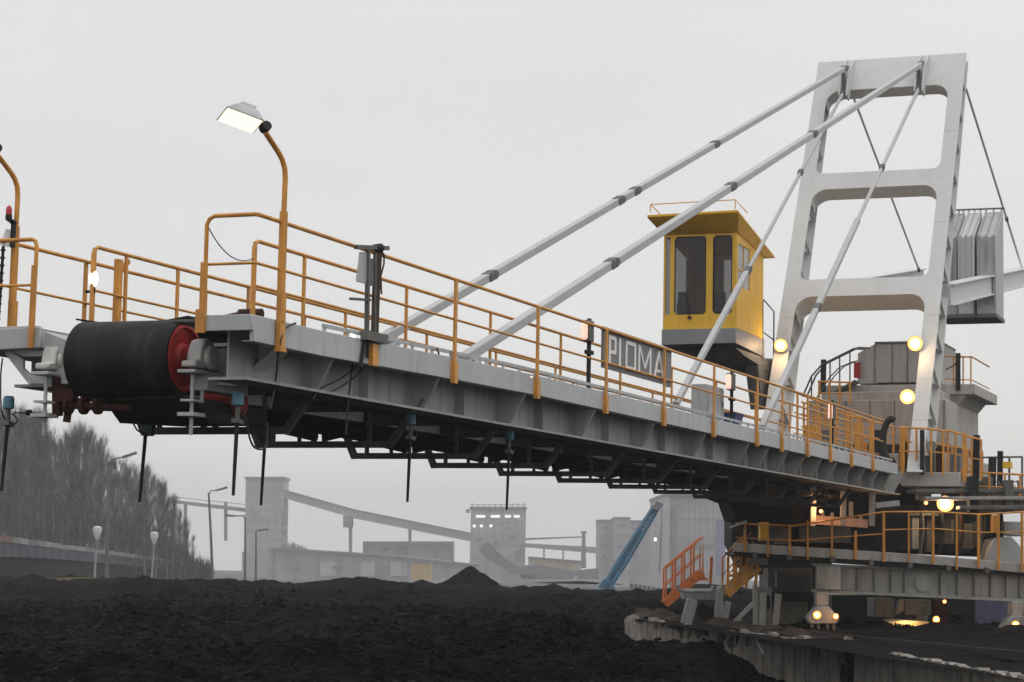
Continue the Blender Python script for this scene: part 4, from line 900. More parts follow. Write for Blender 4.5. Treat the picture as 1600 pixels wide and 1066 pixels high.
# ================================================================== GROUND
def vnoise(x, y, s):
    x = x*s; y = y*s; xi = np.floor(x).astype(int); yi = np.floor(y).astype(int); fx = x-xi; fy = y-yi
    fx = fx*fx*(3-2*fx); fy = fy*fy*(3-2*fy)
    def h(a, b):
        n = (a*374761393+b*668265263) & 0x7fffffff; n = ((n ^ (n >> 13))*1274126177) & 0x7fffffff
        return ((n ^ (n >> 16)) & 0xffff)/65535.
    return (h(xi, yi)*(1-fx)+h(xi+1, yi)*fx)*(1-fy)+(h(xi, yi+1)*(1-fx)+h(xi+1, yi+1)*fx)*fy
def fbm(x, y, s, o=5):
    t = 0; a = .5
    for i in range(o): t = t+a*(vnoise(x+i*17.3, y-i*9.1, s)-.5); s *= 2.1; a *= .52
    return t
def grid(name, rows, cols, fn, M, kind, label=None, cat=None):
    U, V = np.meshgrid(np.linspace(0, 1, cols), np.linspace(0, 1, rows)); X, Y, Z = fn(U, V)
    vs = np.stack([X, Y, Z], -1).reshape(-1, 3); idx = np.arange(rows*cols).reshape(rows, cols)
    q = np.stack([idx[:-1, :-1], idx[:-1, 1:], idx[1:, 1:], idx[1:, :-1]], -1).reshape(-1, 4)
    me = bpy.data.meshes.new(name); me.from_pydata(vs.tolist(), [], q.tolist()); me.materials.append(M); me.shade_smooth()
    o = bpy.data.objects.new(name, me); COL.objects.link(o); return tag(o, label, cat, kind=kind)
def coal_mat():
    M = bpy.data.materials.new('coal'); M.use_nodes = True; nt = M.node_tree; N = nt.nodes; L = nt.links; b = N['Principled BSDF']
    b.inputs['Roughness'].default_value = .8; b.inputs['Specular IOR Level'].default_value = .02
    tc = N.new('ShaderNodeTexCoord')
    def noise(sc, det=6, vec=None):
        n = N.new('ShaderNodeTexNoise'); n.inputs['Scale'].default_value = sc; n.inputs['Detail'].default_value = det; n.inputs['Roughness'].default_value = .7; L.new(vec or tc.outputs['Object'], n.inputs['Vector']); return n
    n1 = noise(.22); n2 = noise(1.7)
    v = N.new('ShaderNodeTexVoronoi'); v.inputs['Scale'].default_value = 4.5; L.new(tc.outputs['Object'], v.inputs['Vector'])
    v2 = N.new('ShaderNodeTexVoronoi'); v2.inputs['Scale'].default_value = 13; L.new(tc.outputs['Object'], v2.inputs['Vector'])
    r1 = N.new('ShaderNodeValToRGB'); e = r1.color_ramp.elements; e[0].position = .42; e[0].color = (.0010, .0009, .0010, 1); e[1].position = .76; e[1].color = (.0075, .0070, .0075, 1)
    a = N.new('ShaderNodeMath'); a.operation = 'ADD'; m1 = N.new('ShaderNodeMath'); m1.operation = 'MULTIPLY'; m1.inputs[1].default_value = .55; m2 = N.new('ShaderNodeMath'); m2.operation = 'MULTIPLY'; m2.inputs[1].default_value = .55
    L.new(n1.outputs['Fac'], m1.inputs[0]); L.new(n2.outputs['Fac'], m2.inputs[0]); L.new(m1.outputs[0], a.inputs[0]); L.new(m2.outputs[0], a.inputs[1]); L.new(a.outputs[0], r1.inputs[0])
    mpg = N.new('ShaderNodeMapping'); mpg.inputs['Rotation'].default_value = (0, 0, -yaw); mpg.inputs['Scale'].default_value = (.35, 1.6, 1); L.new(tc.outputs['Object'], mpg.inputs['Vector']); n3 = noise(.9, 5, mpg.outputs[0])
    r3 = N.new('ShaderNodeMapRange'); r3.inputs[1].default_value = .58; r3.inputs[2].default_value = .75; r3.inputs[4].default_value = .7; L.new(n3.outputs['Fac'], r3.inputs[0])
    m3 = N.new('ShaderNodeMix'); m3.data_type = 'RGBA'; L.new(r3.outputs[0], m3.inputs[0]); L.new(r1.outputs[0], m3.inputs[6]); m3.inputs[7].default_value = (.022, .021, .021, 1)
    # odd paler lumps: their highlights put into the colour, and ash
    r2 = N.new('ShaderNodeValToRGB'); e = r2.color_ramp.elements; e[0].position = .93; e[0].color = (0, 0, 0, 1); e[1].position = .97; e[1].color = (1, 1, 1, 1); sp = N.new('ShaderNodeSeparateColor'); L.new(v2.outputs['Color'], sp.inputs[0]); L.new(sp.outputs[0], r2.inputs[0])
    mx = N.new('ShaderNodeMix'); mx.data_type = 'RGBA'; L.new(r2.outputs[0], mx.inputs[0]); L.new(m3.outputs[2], mx.inputs[6]); mx.inputs[7].default_value = (.024, .022, .022, 1)
    L.new(mx.outputs[2], b.inputs['Base Color'])
    s1 = N.new('ShaderNodeMath'); s1.operation = 'MULTIPLY'; s1.inputs[1].default_value = .35; L.new(v2.outputs['Distance'], s1.inputs[0]); s2 = N.new('ShaderNodeMath'); s2.operation = 'ADD'; L.new(v.outputs['Distance'], s2.inputs[0]); L.new(s1.outputs[0], s2.inputs[1])
    bp = N.new('ShaderNodeBump'); bp.invert = True; bp.inputs['Strength'].default_value = 1; bp.inputs['Distance'].default_value = .16; L.new(s2.outputs[0], bp.inputs['Height']); L.new(bp.outputs[0], b.inputs['Normal'])
    return M
COAL = coal_mat()
DIRT = mat('yard_dirt', (.045, .042, .038), .95, 0, .35, .06, bump=.05, bscale=1.5)
hx = lambda a, d: FH.x*d+RH.x*a; hy = lambda a, d: FH.y*d+RH.y*a
def coal_fn(U, V):
    D = 14*(150/14)**V; A = (U-.5)*1.05*D
    X = hx(A, D); Y = hy(A, D)
    # lane to the right, in front of the concrete wall, lies lower
    z = .05-.30*np.clip((D-45)/40, 0, 1)+fbm(X, Y, .09, 3)*1.5+(fbm(X+20, Y-70, .22, 3))*1.1+fbm(X+50, Y, .5, 3)*.55+np.abs(fbm(X, Y+31, 1.0, 3))*.55+fbm(X, Y+90, 3.5, 3)*.24
    def bump(a, d, h, wa, wd): return h*np.exp(-((A-a)/wa)**2-((D-d)/wd)**2)
    z += bump(-12.4, 96, .55, 3.0, 9)+bump(-8.6, 112, .75, 5.5, 9)+bump(-2.5, 100, .35, 7, 10)+bump(1.8, 92, .2, 3, 8)
    z += bump(-19, 90, -.2, 5, 12)+bump(-10.5, 100, -.45, 1.5, 20)
    z -= .8*np.clip((36-D)/14, 0, 1)                    # falls away towards the viewer
    wl_ = np.interp(D, [20, 26.5, 41, 50, 60, 75], [7.1, 6.9, 6.4, 4.85, 3.1, 1.5])
    right = np.clip((A-(wl_-4.6))/3.4, 0, 1); right = right*right*(3-2*right)*np.clip((55-D)/9, 0, 1)
    z = z*(1-.5*right)-right*1.0
    z -= np.clip((D-125)/25, 0, 1)*1.3
    return X, Y, z
grid('coal_ground', 420, 470, coal_fn, COAL, 'structure')
def scatter_lumps(n):
    V = rng.random(n)**.8*.74; U = rng.random(n)*.72+.12; X, Y, Z = coal_fn(U, V); cl_ = vnoise(X, Y, .35); keep = cl_ > rng.random(n)*.75+.15
    X, Y, Z, V = X[keep], Y[keep], Z[keep], V[keep]; k = len(X); sz = (.014+.055*rng.random(k)**3)*(1+V*1.2)
    base = np.array([(1, 0, 0), (0, 1, 0), (-1, 0, 0), (0, -1, 0), (0, 0, 1), (0, 0, -1)], float)
    P = base[None]*(.55+.75*rng.random((k, 6, 1)))+rng.normal(0, .12, (k, 6, 3)); P[:, :, 2] *= .8
    a = rng.random(k)*6.283; c, s_ = np.cos(a)[:, None], np.sin(a)[:, None]; x = P[:, :, 0]*c-P[:, :, 1]*s_; y = P[:, :, 0]*s_+P[:, :, 1]*c
    vs = np.stack([x, y, P[:, :, 2]+.25], -1)*sz[:, None, None]+np.stack([X, Y, Z], -1)[:, None, :]
    F = np.array([(0, 1, 4), (1, 2, 4), (2, 3, 4), (3, 0, 4), (1, 0, 5), (2, 1, 5), (3, 2, 5), (0, 3, 5)])
    fs = (F[None]+np.arange(k)[:, None, None]*6).reshape(-1, 3)
    me = bpy.data.meshes.new('coal_lumps'); me.from_pydata(vs.reshape(-1, 3).tolist(), [], fs.tolist()); me.materials.append(mat('lump_coal', (.0058, .0054, .0057), .75, 0, .8, 1.3, spec=.06))
    o = bpy.data.objects.new('coal_lumps', me); COL.objects.link(o); tag(o, 'loose black coal lumps strewn over the near coal ground', 'coal', kind='stuff')
scatter_lumps(70000)
def zg(D): return -.35-9*np.clip((D-120)/800, 0, 1)
def yard_fn(U, V):
    D = 6*(1440/6)**V; T = U*2*np.pi; A = D*np.sin(T); F = D*np.cos(T)
    X = hx(A, F); Y = hy(A, F); z = -.35+fbm(X, Y, .03, 4)*.5-.9*np.clip((30-D)/15, 0, 1)
    front = np.clip(np.cos(T)*4-2, 0, 1)
    return X, Y, np.where(D < 130, z-.9, z+.35+zg(D)*front-.9*(1-front))
grid('ground', 140, 161, yard_fn, DIRT, 'structure')
# machine track bed behind the concrete wall
wa, wb = atD(1235, 992, 47.0), atD(1650, 1062, 27.6)
def wall_mesh(a, b, top, foot, n, name, label, jag, seed):
    rs = random.Random(seed); v = MB(); d = (b-a); nrm = Vector((d.y, -d.x, 0)).normalized()
    if nrm.dot(O-a) < 0: nrm = -nrm
    L = d.length; prev = None; rows = 9; ch = [rs.random()*rs.random() for _ in range(int(L/.35)+3)]
    for i in range(n+1):
        t = i/n; p = a.lerp(b, t); u = t*L; ph = (u/.62) % 1; edge = min(ph, 1-ph) < .07; groove = -.06 if edge else 0.
        k = u/.35; c0 = ch[int(k)]; c1 = ch[int(k)+1]; w = min(1, max(0, ((k % 1)-.75)*4)); chip = jag*(c0*(1-w)+c1*w)*2
        zt = p.z+top-chip-(.06 if edge else 0)-rs.random()*.015-(.03 if min(ph, 1-ph) < .16 else 0)
        col = []
        for r in range(rows):
            z = foot+(zt-foot)*(r/(rows-1)); col.append(Vector((p.x, p.y, z))+nrm*(groove+rs.uniform(-.012, .012)+.04*jag*math.sin(u*3.1+z*5)))
        col.append(Vector((p.x, p.y, zt-.006))-nrm*.16); col.append(Vector((p.x, p.y, foot))-nrm*.18)
        if prev:
            for r in range(len(col)-1): v.add([prev[r], col[r], col[r+1], prev[r+1]], [(0, 1, 2, 3)])
        prev = col
    return v.build(name, CONC, None, label=label, cat='wall')
w1s, w1e = atD(1334, 1008, 41.0), atD(1680, 1068, 26.5)
wall_mesh(w1s, w1e, 0, -1.6, 260, 'concrete_wall', 'grey concrete panel wall with scalloped top at the lower right corner', .03, 3)
w2s, w2e = atD(1130, 978, 50.0), atD(1312, 1000, 43.5)
wall_mesh(w2s, w2e, 0, -1.4, 150, 'broken_wall', 'stained broken concrete wall with ragged top below the left bogie leg', .32, 5)
w3s, w3e = atD(975, 957, 60.0), atD(1150, 985, 50.0)
wall_mesh(w3s, w3e, 0, -1.2, 130, 'ruined_wall', 'low ruined concrete edge with ragged top left of the trestle', .4, 8)
def bed_fn(U, V):
    a0, a1 = atD(985, 962, 59.5), atD(1700, 1068, 26.5); b0, b1 = atD(1030, 955, 75), atD(2200, 1000, 60)
    X = (a0.x+(a1.x-a0.x)*U)*(1-V)+(b0.x+(b1.x-b0.x)*U)*V; Y = (a0.y+(a1.y-a0.y)*U)*(1-V)+(b0.y+(b1.y-b0.y)*U)*V
    Z = (a0.z+(a1.z-a0.z)*U)*(1-V)+.05*V-.08+np.exp(-((V-.42)/.10)**2)*np.clip((U-.42)*6, 0, 1)*(.18+.9*np.abs(fbm(X, Y, 1.3, 3)))+fbm(X, Y, .8, 4)*.28*np.minimum(1, V*8)+fbm(X, Y, .2, 3)*.25*np.minimum(1, V*5)
    return X, Y, Z
grid('track_bed', 110, 140, bed_fn, mat('ballast_black', (.0045, .004, .004), .95, 0, .7, .8, bump=.05, bscale=8, spec=.04), 'structure')
def bank_fn(U, V):      # rough brown bank between the broken wall and the trestle
    a0, a1 = atD(985, 955, 61), atD(1330, 1003, 43.5); b0, b1 = a0+FH*3+RH*.5, a1+FH*3+RH*.6
    X = (a0.x+(a1.x-a0.x)*U)*(1-V)+(b0.x+(b1.x-b0.x)*U)*V; Y = (a0.y+(a1.y-a0.y)*U)*(1-V)+(b0.y+(b1.y-b0.y)*U)*V
    Z = (a0.z+(a1.z-a0.z)*U)-.22+np.sin(np.pi*np.clip(V, 0, 1))*.22+fbm(X, Y, 1.5, 4)*.5
    return X, Y, Z
grid('brown_bank', 40, 200, bank_fn, mat('brown_earth', (.050, .038, .030), .95, 0, .6, 1.2, bump=.06, bscale=7, spec=.05), 'structure')
# rail on the bed
b = MB()
for dd in (0, ):
    p, q = atD(1235, 988, 50), atD(1700, 1035, 33); b.beam(p, q, .07, .14); b.beam(p-Vector((0, 0, .07)), q-Vector((0, 0, .07)), .14, .02)
b.build('crane_rail', DARK, None, label='dark steel crane rail behind the concrete panel wall', cat='rail')
b = MB(); b.ppx([(1318, 1000), (1326, 995), (1336, 1000), (1336, 1004), (1318, 1004)], 44, .3); b.build('pale_stone', CONC, None, label='pale stone lying at the gap between the two walls', cat='stone')
b = MB(); b.beam(atD(1183, 998, 46), atD(1194, 1022, 45), .06, .06); b.build('loose_stake', CASE, None, label='pale leaning stake in front of the stained broken wall', cat='stake')
# small conical heap
def heap(px, ptop, D, w, label, name='coal_heap'):
    c = atD(px, ptop, D); g = onZ(px, 930, 0); base = -.3; n, mrows = 40, 10; v = MB(); vs = []; rs = random.Random(int(px))
    for k in range(mrows+1):
        r = w*(k/mrows)
        for i in range(n):
            t = 2*math.pi*i/n; z = base+(c.z-base)*(1-(k/mrows))**1.0; j = 1+rs.uniform(-.08, .08)
            vs.append((c.x+math.cos(t)*r*j, c.y+math.sin(t)*r*j, z+rs.uniform(-.05, .05)*(c.z-base) if k else c.z))
    fs = [(k*n+i, k*n+(i+1) % n, (k+1)*n+(i+1) % n, (k+1)*n+i) for k in range(mrows) for i in range(n)]
    v.add(vs, fs); v.build(name, COAL, None, label=label, cat='coal heap')
heap(735, 884, 128, 2.5, 'dark pointed coal heap below the windowed screening house')
heap(905, 908, 190, 4.0, 'low coal heap left of the blue crane')

# ================================================================== BACKGROUND WORKS (real sizes, 150 - 420 m away)
BG = mat('works_grey', (.37, .365, .375), .8, 0, .25, .10); BG2 = mat('works_pale', (.50, .49, .48), .8, 0, .1, .1); BG3 = mat('works_dark', (.20, .20, .21), .8, 0, .12, .1)  # close tones put extra mist into the colour of the works
BGL = mat('lit_pane', (.9, .93, .95), emit=1.2)
def far(D): return D if D < 195 else D*3.1
def bgthing(name, x, y, D, label, cat, group=None): return thing(name, atD(x, y, far(D)), label, cat, group)
def part(t, name, M, D, thick, *polys, **k):
    b = MB()
    for p in polys: b.ppx(p, far(D), thick*far(D)/D)
    return b.build(name, M, t, **k)
def R4(x0, y0, x1, y1): return [(x0, y1), (x1, y1), (x1, y0), (x0, y0)]
D = 330
t = bgthing('conveyor_tower', 413, 910, D, 'tall plain grey conveyor tower in the mist left of the long gallery', 'tower')
wl = part(t, 'wall', BG, D, 8, [(381, 910), (440, 910), (443, 749), (384, 746)])
part(t, 'roof', BG3, D-.3, 8.6, R4(382, 745, 445, 748.5))
part(t, 'side_stair', BG3, D-.5, 1.2, R4(441, 800, 448, 820), R4(440, 828, 446, 836))
part(t, 'lower_annex', BG, D-3, 3, R4(378, 862, 442, 910))
t = bgthing('conveyor_gallery', 590, 860, D, 'long grey conveyor gallery sloping down from the tall tower to the screening house', 'conveyor')
part(t, 'gallery_body', BG, D+2, 4, [(442, 766), (553, 797), (735, 834), (735, 846), (553, 810), (442, 778)])
part(t, 'roof', BG3, D+1.8, 4.4, [(442, 764.5), (553, 795.5), (735, 832.5), (735, 834), (553, 797), (442, 766.2)])
for x, y0, y1 in ((547, 806, 866), (640, 826, 852)): part(t, 'leg', BG3, D+3, 2, R4(x-2, y0, x+2, y1))
part(t, 'drive_cabin', BG3, D+1, 3, R4(536, 806, 550, 824))
t = bgthing('conveyor_bridge', 330, 800, D, 'thin double conveyor bridge from the wood to the tall tower', 'conveyor')
part(t, 'bridge_deck', BG3, D+5, 3, [(268, 781), (384, 794), (384, 800), (268, 786)]); part(t, 'hand_line', BG3, D+5, .3, [(268, 776), (384, 788), (384, 789), (268, 777)])
part(t, 'lower_pipe', BG3, D+4, .5, [(355, 806), (400, 804), (400, 806), (355, 808)])
for x in (289, 352): part(t, 'leg', BG3, D+6, 1, R4(x-2, 784, x+2, 845))
t = bgthing('long_shed', 580, 905, 300, 'long low grey shed with sloping roof line behind the coal', 'shed')
part(t, 'wall', BG, 300, 12, [(420, 915), (745, 915), (745, 884), (600, 868), (420, 857)]); part(t, 'roof', BG3, 299, 14, [(418, 857.5), (600, 868.5), (748, 884), (748, 882), (600, 866), (418, 855)])
for x in (500, 560, 610): part(t, 'door', BG2, 299.6, .3, R4(x, 878, x+26, 900))
t = bgthing('open_frame_building', 637, 880, 340, 'pale panelled building in a dark frame above the long shed', 'building')
part(t, 'frame', BG3, 340, 8, R4(567, 846, 708, 850), R4(567, 850, 570, 868), R4(705, 850, 708, 880), R4(679, 850, 682, 880))
part(t, 'wall', BG2, 341, 6, R4(570, 850, 705, 882)); part(t, 'window', BG3, 340.7, .2, R4(597, 856, 606, 861)); part(t, 'window', BG3, 340.7, .2, R4(618, 855, 638, 866))
t = bgthing('yellow_container', 658, 905, 250, 'pale yellow container in front of the long shed', 'container')
part(t, 'body', mat('hazy_yellow', (.55, .38, .12), .7, 0, .15, .5), 250, 2.5, R4(642, 879, 674, 908)); part(t, 'door', mat('hazy_yellow', (0, 0, 0)), 249.9, .08, R4(652, 884, 658, 906)); part(t, 'roof', BG3, 249.8, 2.9, R4(641, 877, 675, 879))
b = MB(); b.ppx([(676, 908), (700, 903), (768, 880), (772, 883), (704, 909), (680, 912)], 200, 3); b.build('pale_tarpaulin', BG2, None, label='pale tarpaulin strip lying beside the pointed coal heap', cat='tarpaulin')
t = bgthing('screening_house', 778, 900, 320, 'square grey screening house with two rows of lit panes and roof railings', 'building')
part(t, 'wall', BG, 320, 9, [(733, 912), (820, 912), (822, 796), (736, 794)])
rf = part(t, 'roof', BG3, 319.6, 9.8, R4(734, 792, 823, 795.5))
part(t, 'roof_railing', BG3, 319.5, .2, *[R4(x, 785+random.randint(0, 4), x+1.4, 792) for x in range(737, 822, 9)], R4(736, 788.5, 822, 789.5))
part(t, 'side_bracket', BG3, 320, 2, R4(728, 796, 734, 801))
for x0, x1, y in ((744, 758, 807), (767, 781, 807), (789, 798, 807), (803, 812, 807)): part(t, 'window', BGL, 319.8, .15, R4(x0, y-1.8, x1, y+1.8))
for x in (741, 752, 767, 790, 798): part(t, 'window', BG2 if x > 770 else BGL, 319.8, .15, R4(x-2, 820, x+2, 824))
t = bgthing('rear_gallery', 870, 860, 330, 'twin conveyor lines between the screening house and the slim pylon', 'conveyor')
part(t, 'upper_line', BG3, 331, 2, [(820, 841), (912, 838), (912, 840), (820, 844)]); part(t, 'lower_line', BG, 330, 3, [(820, 849), (935, 855), (935, 865), (820, 855)])
for x in (850, 880): part(t, 'leg', BG3, 331, 1, R4(x-1, 855, x+1, 885))
t = bgthing('slim_pylon', 912, 885, 328, 'slim dark pylon carrying the twin conveyor lines', 'pylon'); part(t, 'shaft', BG3, 328, 2, [(908, 888), (916, 888), (914.5, 832), (910, 832)]); part(t, 'cap', BG3, 327.8, 2.4, R4(908, 830, 917, 833))
t = bgthing('pale_office', 872, 890, 280, 'low pale yellowish office building right of the screening house', 'building')
part(t, 'wall', mat('pale_yellow_wall', (.55, .48, .36), .8, 0, .1, .3), 280, 8, [(826, 894), (908, 898), (908, 878), (826, 871)]); part(t, 'roof', BG3, 279.5, 9, [(825, 871), (909, 878), (909, 876.5), (825, 869.5)])
for x in (838, 867, 878, 888): part(t, 'window', mat('amber_panel', (.5, .33, .12), .7, 0, .1, .5), 279.8, .15, R4(x, 877, x+6, 888))
for x0, x1, yt, Dq, lab in ((935, 962, 812, 310, 'grey stepped silo block, leftmost of the row behind the blue crane'), (960, 985, 808, 307, 'grey silo block with the highest top in the row behind the blue crane'), (984, 1042, 813, 312, 'wide grey silo block right of the highest one behind the blue crane')):
    t = bgthing('silo_block', (x0+x1)/2, 900, Dq, lab, 'silo', 'silo blocks behind the blue crane')
    part(t, 'wall', BG, Dq, 9, R4(x0, yt+2, x1, 925)); part(t, 'roof', BG3, Dq-.3, 9.6, R4(x0-.5, yt, x1+.5, yt+2.5)); part(t, 'window', BG3, Dq-.1, .1, R4(x0+5, yt+12, x0+17, yt+15))
t = bgthing('large_hall', 1088, 920, 230, 'large plain grey hall behind the blue crane and the stacker', 'building')
part(t, 'wall', BG, 230, 25, R4(1040, 774, 1134, 950)); part(t, 'roof', BG3, 229.5, 26, R4(1039, 770, 1135, 774.5)); part(t, 'corner_strip', BG2, 229.8, .2, R4(1040, 775, 1047, 945)); part(t, 'bluish_panel', mat('bluish_panel', (.15, .16, .30), .7, 0, .2, .2), 229.8, .2, R4(1120, 812, 1134, 900))
t = bgthing('lamp_mast', 1031, 900, 215, 'slim dark pole with a small lit lamp in front of the large hall', 'pole'); part(t, 'pole', BG3, 215, .4, [(1028.5, 895), (1033, 895), (1034.5, 818), (1032.5, 818)]); part(t, 'lamp', BGL, 214.5, .3, R4(1022, 840, 1026, 846)); part(t, 'lamp_arm', BG3, 214.8, .1, R4(1024, 837, 1033, 839))
def seams(t, name, M, x0, y0, x1, y1, D, nx, ny, w=.8):
    ps = [R4(x0+(x1-x0)*i/nx-w/2, y0, x0+(x1-x0)*i/nx+w/2, y1) for i in range(1, nx)]+[R4(x0, y0+(y1-y0)*i/ny-w/2, x1, y0+(y1-y0)*i/ny+w/2) for i in range(1, ny)]
    for i, p in enumerate(ps): part(t, name, M, D-(.05 if i < nx-1 else .12), .03, p)
BGM = mat('works_mid', (.27, .265, .28), .8, 0, .12, .12)
ts = {o['label']: o for o in COL.objects if 'label' in o}
def byl(k): return next(o for l, o in ts.items() if k in l)
q = byl('tall plain grey conveyor tower'); seams(q, 'cladding_seam', BGM, 383, 749, 442, 860, 330, 5, 7); part(q, 'window', BGM, 329.9, .1, R4(392, 802, 404, 806)); part(q, 'window', BG2, 329.9, .1, R4(406, 804, 416, 806)); part(q, 'opening', BG2, 329.8, .1, R4(436, 812, 440, 818)); part(q, 'opening', BG2, 329.8, .1, R4(434, 836, 439, 842))
q = byl('square grey screening house'); seams(q, 'floor_band', BGM, 736, 800, 820, 905, 320, 7, 6)
for x, y in ((745, 840), (770, 846), (795, 838), (805, 860), (760, 872)): part(q, 'window', BG3, 319.7, .1, R4(x, y, x+9, y+5))
part(q, 'outside_stair', BG3, 319.5, .3, [(792, 900), (796, 900), (820, 850), (816, 850)])
q = byl('large plain grey hall'); seams(q, 'cladding_seam', BGM, 1047, 778, 1134, 940, 230, 9, 5); part(q, 'door', BG3, 229.7, .1, R4(1056, 885, 1076, 925)); part(q, 'window', BG3, 229.7, .1, R4(1084, 850, 1116, 856)); part(q, 'pipe', BG3, 229.3, .6, R4(1052, 790, 1054, 930))
for k, x0, x1 in (('leftmost of the row', 935, 962), ('highest top', 960, 985), ('wide grey silo', 984, 1042)):
    q = byl(k); seams(q, 'cladding_seam', BGM, x0, 816, x1, 915, q.location.length/3.1*1.0 if False else (310 if x0 == 935 else 307 if x0 == 960 else 312), max(2, (x1-x0)//10), 5)
    for y in (836, 852, 868): part(q, 'window', BG3, (310 if x0 == 935 else 307 if x0 == 960 else 312)-.2, .1, R4(x0+6, y, x0+12, y+3))
q = byl('long low grey shed')
for i in range(9): x = 425+i*34; part(q, 'buttress', BGM, 299.5, .5, R4(x, 862+i*2.6, x+2, 912))
for x in (455, 520, 590, 640): part(q, 'window', BG3, 299.4, .1, R4(x, 884, x+14, 889))
q = byl('long grey conveyor gallery')
for i in range(1, 14):
    x = 442+i*21; y = 766+(x-442)*.28 if x < 553 else 797+(x-553)*.203; part(q, 'gallery_joint', BGM, 331.9, .1, R4(x, y+.6, x+1, y+12))
# blue crawler crane
CB = mat('crane_blue', (.05, .15, .235), .55, 0, .2, 1.)
t = bgthing('blue_crane', 955, 925, 170, 'blue crawler crane with a raised boom in front of the silo blocks', 'crane')
b = MB(); A0, A1 = atD(948, 918, 170), atD(1026, 792, 170)
dv = (A1-A0).normalized(); sv = dv.cross(FH).normalized()
for s_ in (-.3, .3):
    for k in (0, 1.0): b.tube([A0+sv*s_*.7+FH*k, A0.lerp(A1, .3)+sv*s_+FH*k, A1+sv*s_*.55+FH*k], .16, 6)
n = 22
for i in range(n):
    p = A0.lerp(A1, i/n); q = A0.lerp(A1, (i+1)/n); s_ = .3 if i % 2 else -.3
    for k in (0, 1.0): b.beam(p+sv*s_+FH*k, q-sv*s_+FH*k, .13, .13)
b.build('boom', CB, t)
b = MB(); b.beam(A0.lerp(A1, .02)+FH*.5, A0.lerp(A1, .72)+FH*.5, .36, .3); b.build('boom_core', CB, t)
part(t, 'boom_head', BG3, 169.6, 1.6, [(1019, 795), (1026, 783), (1036, 787), (1036, 791), (1026, 798)])
part(t, 'hoist_rope', BG3, 170, .08, [(1033, 790), (1034, 790), (1033.5, 860), (1032.5, 860)])
part(t, 'cab', CB, 169, 2.5, [(934, 918), (948, 922), (958, 910), (944, 904)]); part(t, 'undercarriage', BG3, 168.8, 3.2, [(932, 925), (975, 932), (972, 938), (932, 932)]); part(t, 'counterweight', CB, 169, 2.5, [(946, 912), (958, 912), (964, 928), (950, 928)])
b = MB(); b.tube([atD(958, 910, 170.5), atD(1024, 796, 170.5)], .06, 5); b.build('luffing_rope', BG3, t)
# second machine, dark boom in the mist
t = bgthing('distant_reclaimer', 830, 900, 230, 'dark bucket wheel reclaimer in the mist, its boom rising to the left', 'reclaimer')
part(t, 'boom', BG3, 230, 2, [(748, 858), (760, 848), (782, 866), (806, 884), (840, 892), (840, 900), (800, 896), (775, 882)]); part(t, 'wheel_housing', BG3, 229.5, 3, [(750, 862), (754, 850), (764, 848), (774, 858), (772, 872), (760, 872)])
part(t, 'superstructure', BG3, 231, 4, [(812, 898), (818, 884), (842, 882), (895, 892), (935, 888), (935, 905), (815, 905)])
part(t, 'white_panel', BG2, 229.6, .3, [(890, 910), (900, 900), (903, 902), (895, 912)])
b = MB()
for i, x in enumerate(range(985, 1040, 7)): b.ppx(R4(x, 912+(i*37 % 9), x+4, 938), 120, .6)
b.build('scrap_post', BG3, None, label='row of dark scrap posts standing right of the crane tracks', cat='scrap')
b = MB(); b.ppx([(770, 925), (860, 929), (1045, 945), (1045, 952), (860, 936), (770, 931)], 112, 1.2); b.build('low_barrier', BG3, None, label='long low dark barrier between the coal and the blue crane', cat='barrier')
# ground conveyor with pale hood segments at the left, sloping down to the right
t = bgthing('ground_conveyor', 160, 880, 190, 'long low conveyor with pale hood pieces running past the wood on the left', 'conveyor')
def cvl(u, dy=0): D_ = 150+u*230; return atD(-30+u*340, 833+u*48+dy*(150/D_), D_)
hood = [mat('hood_pale', (.24, .235, .22), .7, 0, .15, 1.), mat('hood_red', (.16, .07, .06), .7, 0, .2, 1.), mat('hood_mid', (.17, .165, .16), .7, 0, .15, 1.)]
n = 26
for i in range(n):
    if i in (5, 9, 13, 19): continue
    a, c = cvl(i/n, 1), cvl((i+.93)/n, 1); b = MB(); b.beam(a-Vector((0, 0, .22)), c-Vector((0, 0, .22)), 1.2, .5)
    b.build('hood', hood[1] if i in (0, 1, 2) else hood[0] if i % 3 else hood[2], t)
b = MB()
for i in range(n): a, c = cvl(i/n, 1)-Vector((0, 0, 1.05)), cvl((i+.95)/n, 1)-Vector((0, 0, 1.05)); b.beam(a, c, 1.0, 1.1)
b.build('side_panel', mat('navy_panel', (.03, .033, .05), .7, 0, .3, .4), t)
for i in range(0, n, 2): a = cvl((i+.5)/n, 1); MB().beam(a-Vector((0, 0, 1.6)), a-Vector((0, 0, 3.2)), .3, .3, up=FH).build('leg', BG3, t)
b = MB(); prev = None      # dark earth bank below the conveyor
vs = []; fs = []
for i in range(41):
    u = i/40; c = cvl(u, 1); zt = c.z-1.5-.3*math.sin(i*1.7)*.5; D_ = 150+u*230; g = float(zg(D_))-1.2
    for k, (d, z) in enumerate(((-9, g), (-4, g+(zt-g)*.5+.2*math.sin(i*2.3)), (-1.2, zt), (2, zt), (9, g))): vs.append((c.x+FH.x*d, c.y+FH.y*d, z))
for i in range(40):
    for k in range(4): fs.append((i*5+k, (i+1)*5+k, (i+1)*5+k+1, i*5+k+1))
b.add(vs, fs); b.build('embankment', mat('dark_earth', (.012, .012, .011), .95, 0, .5, .5, bump=.1, bscale=2, spec=.05), None, kind='structure')
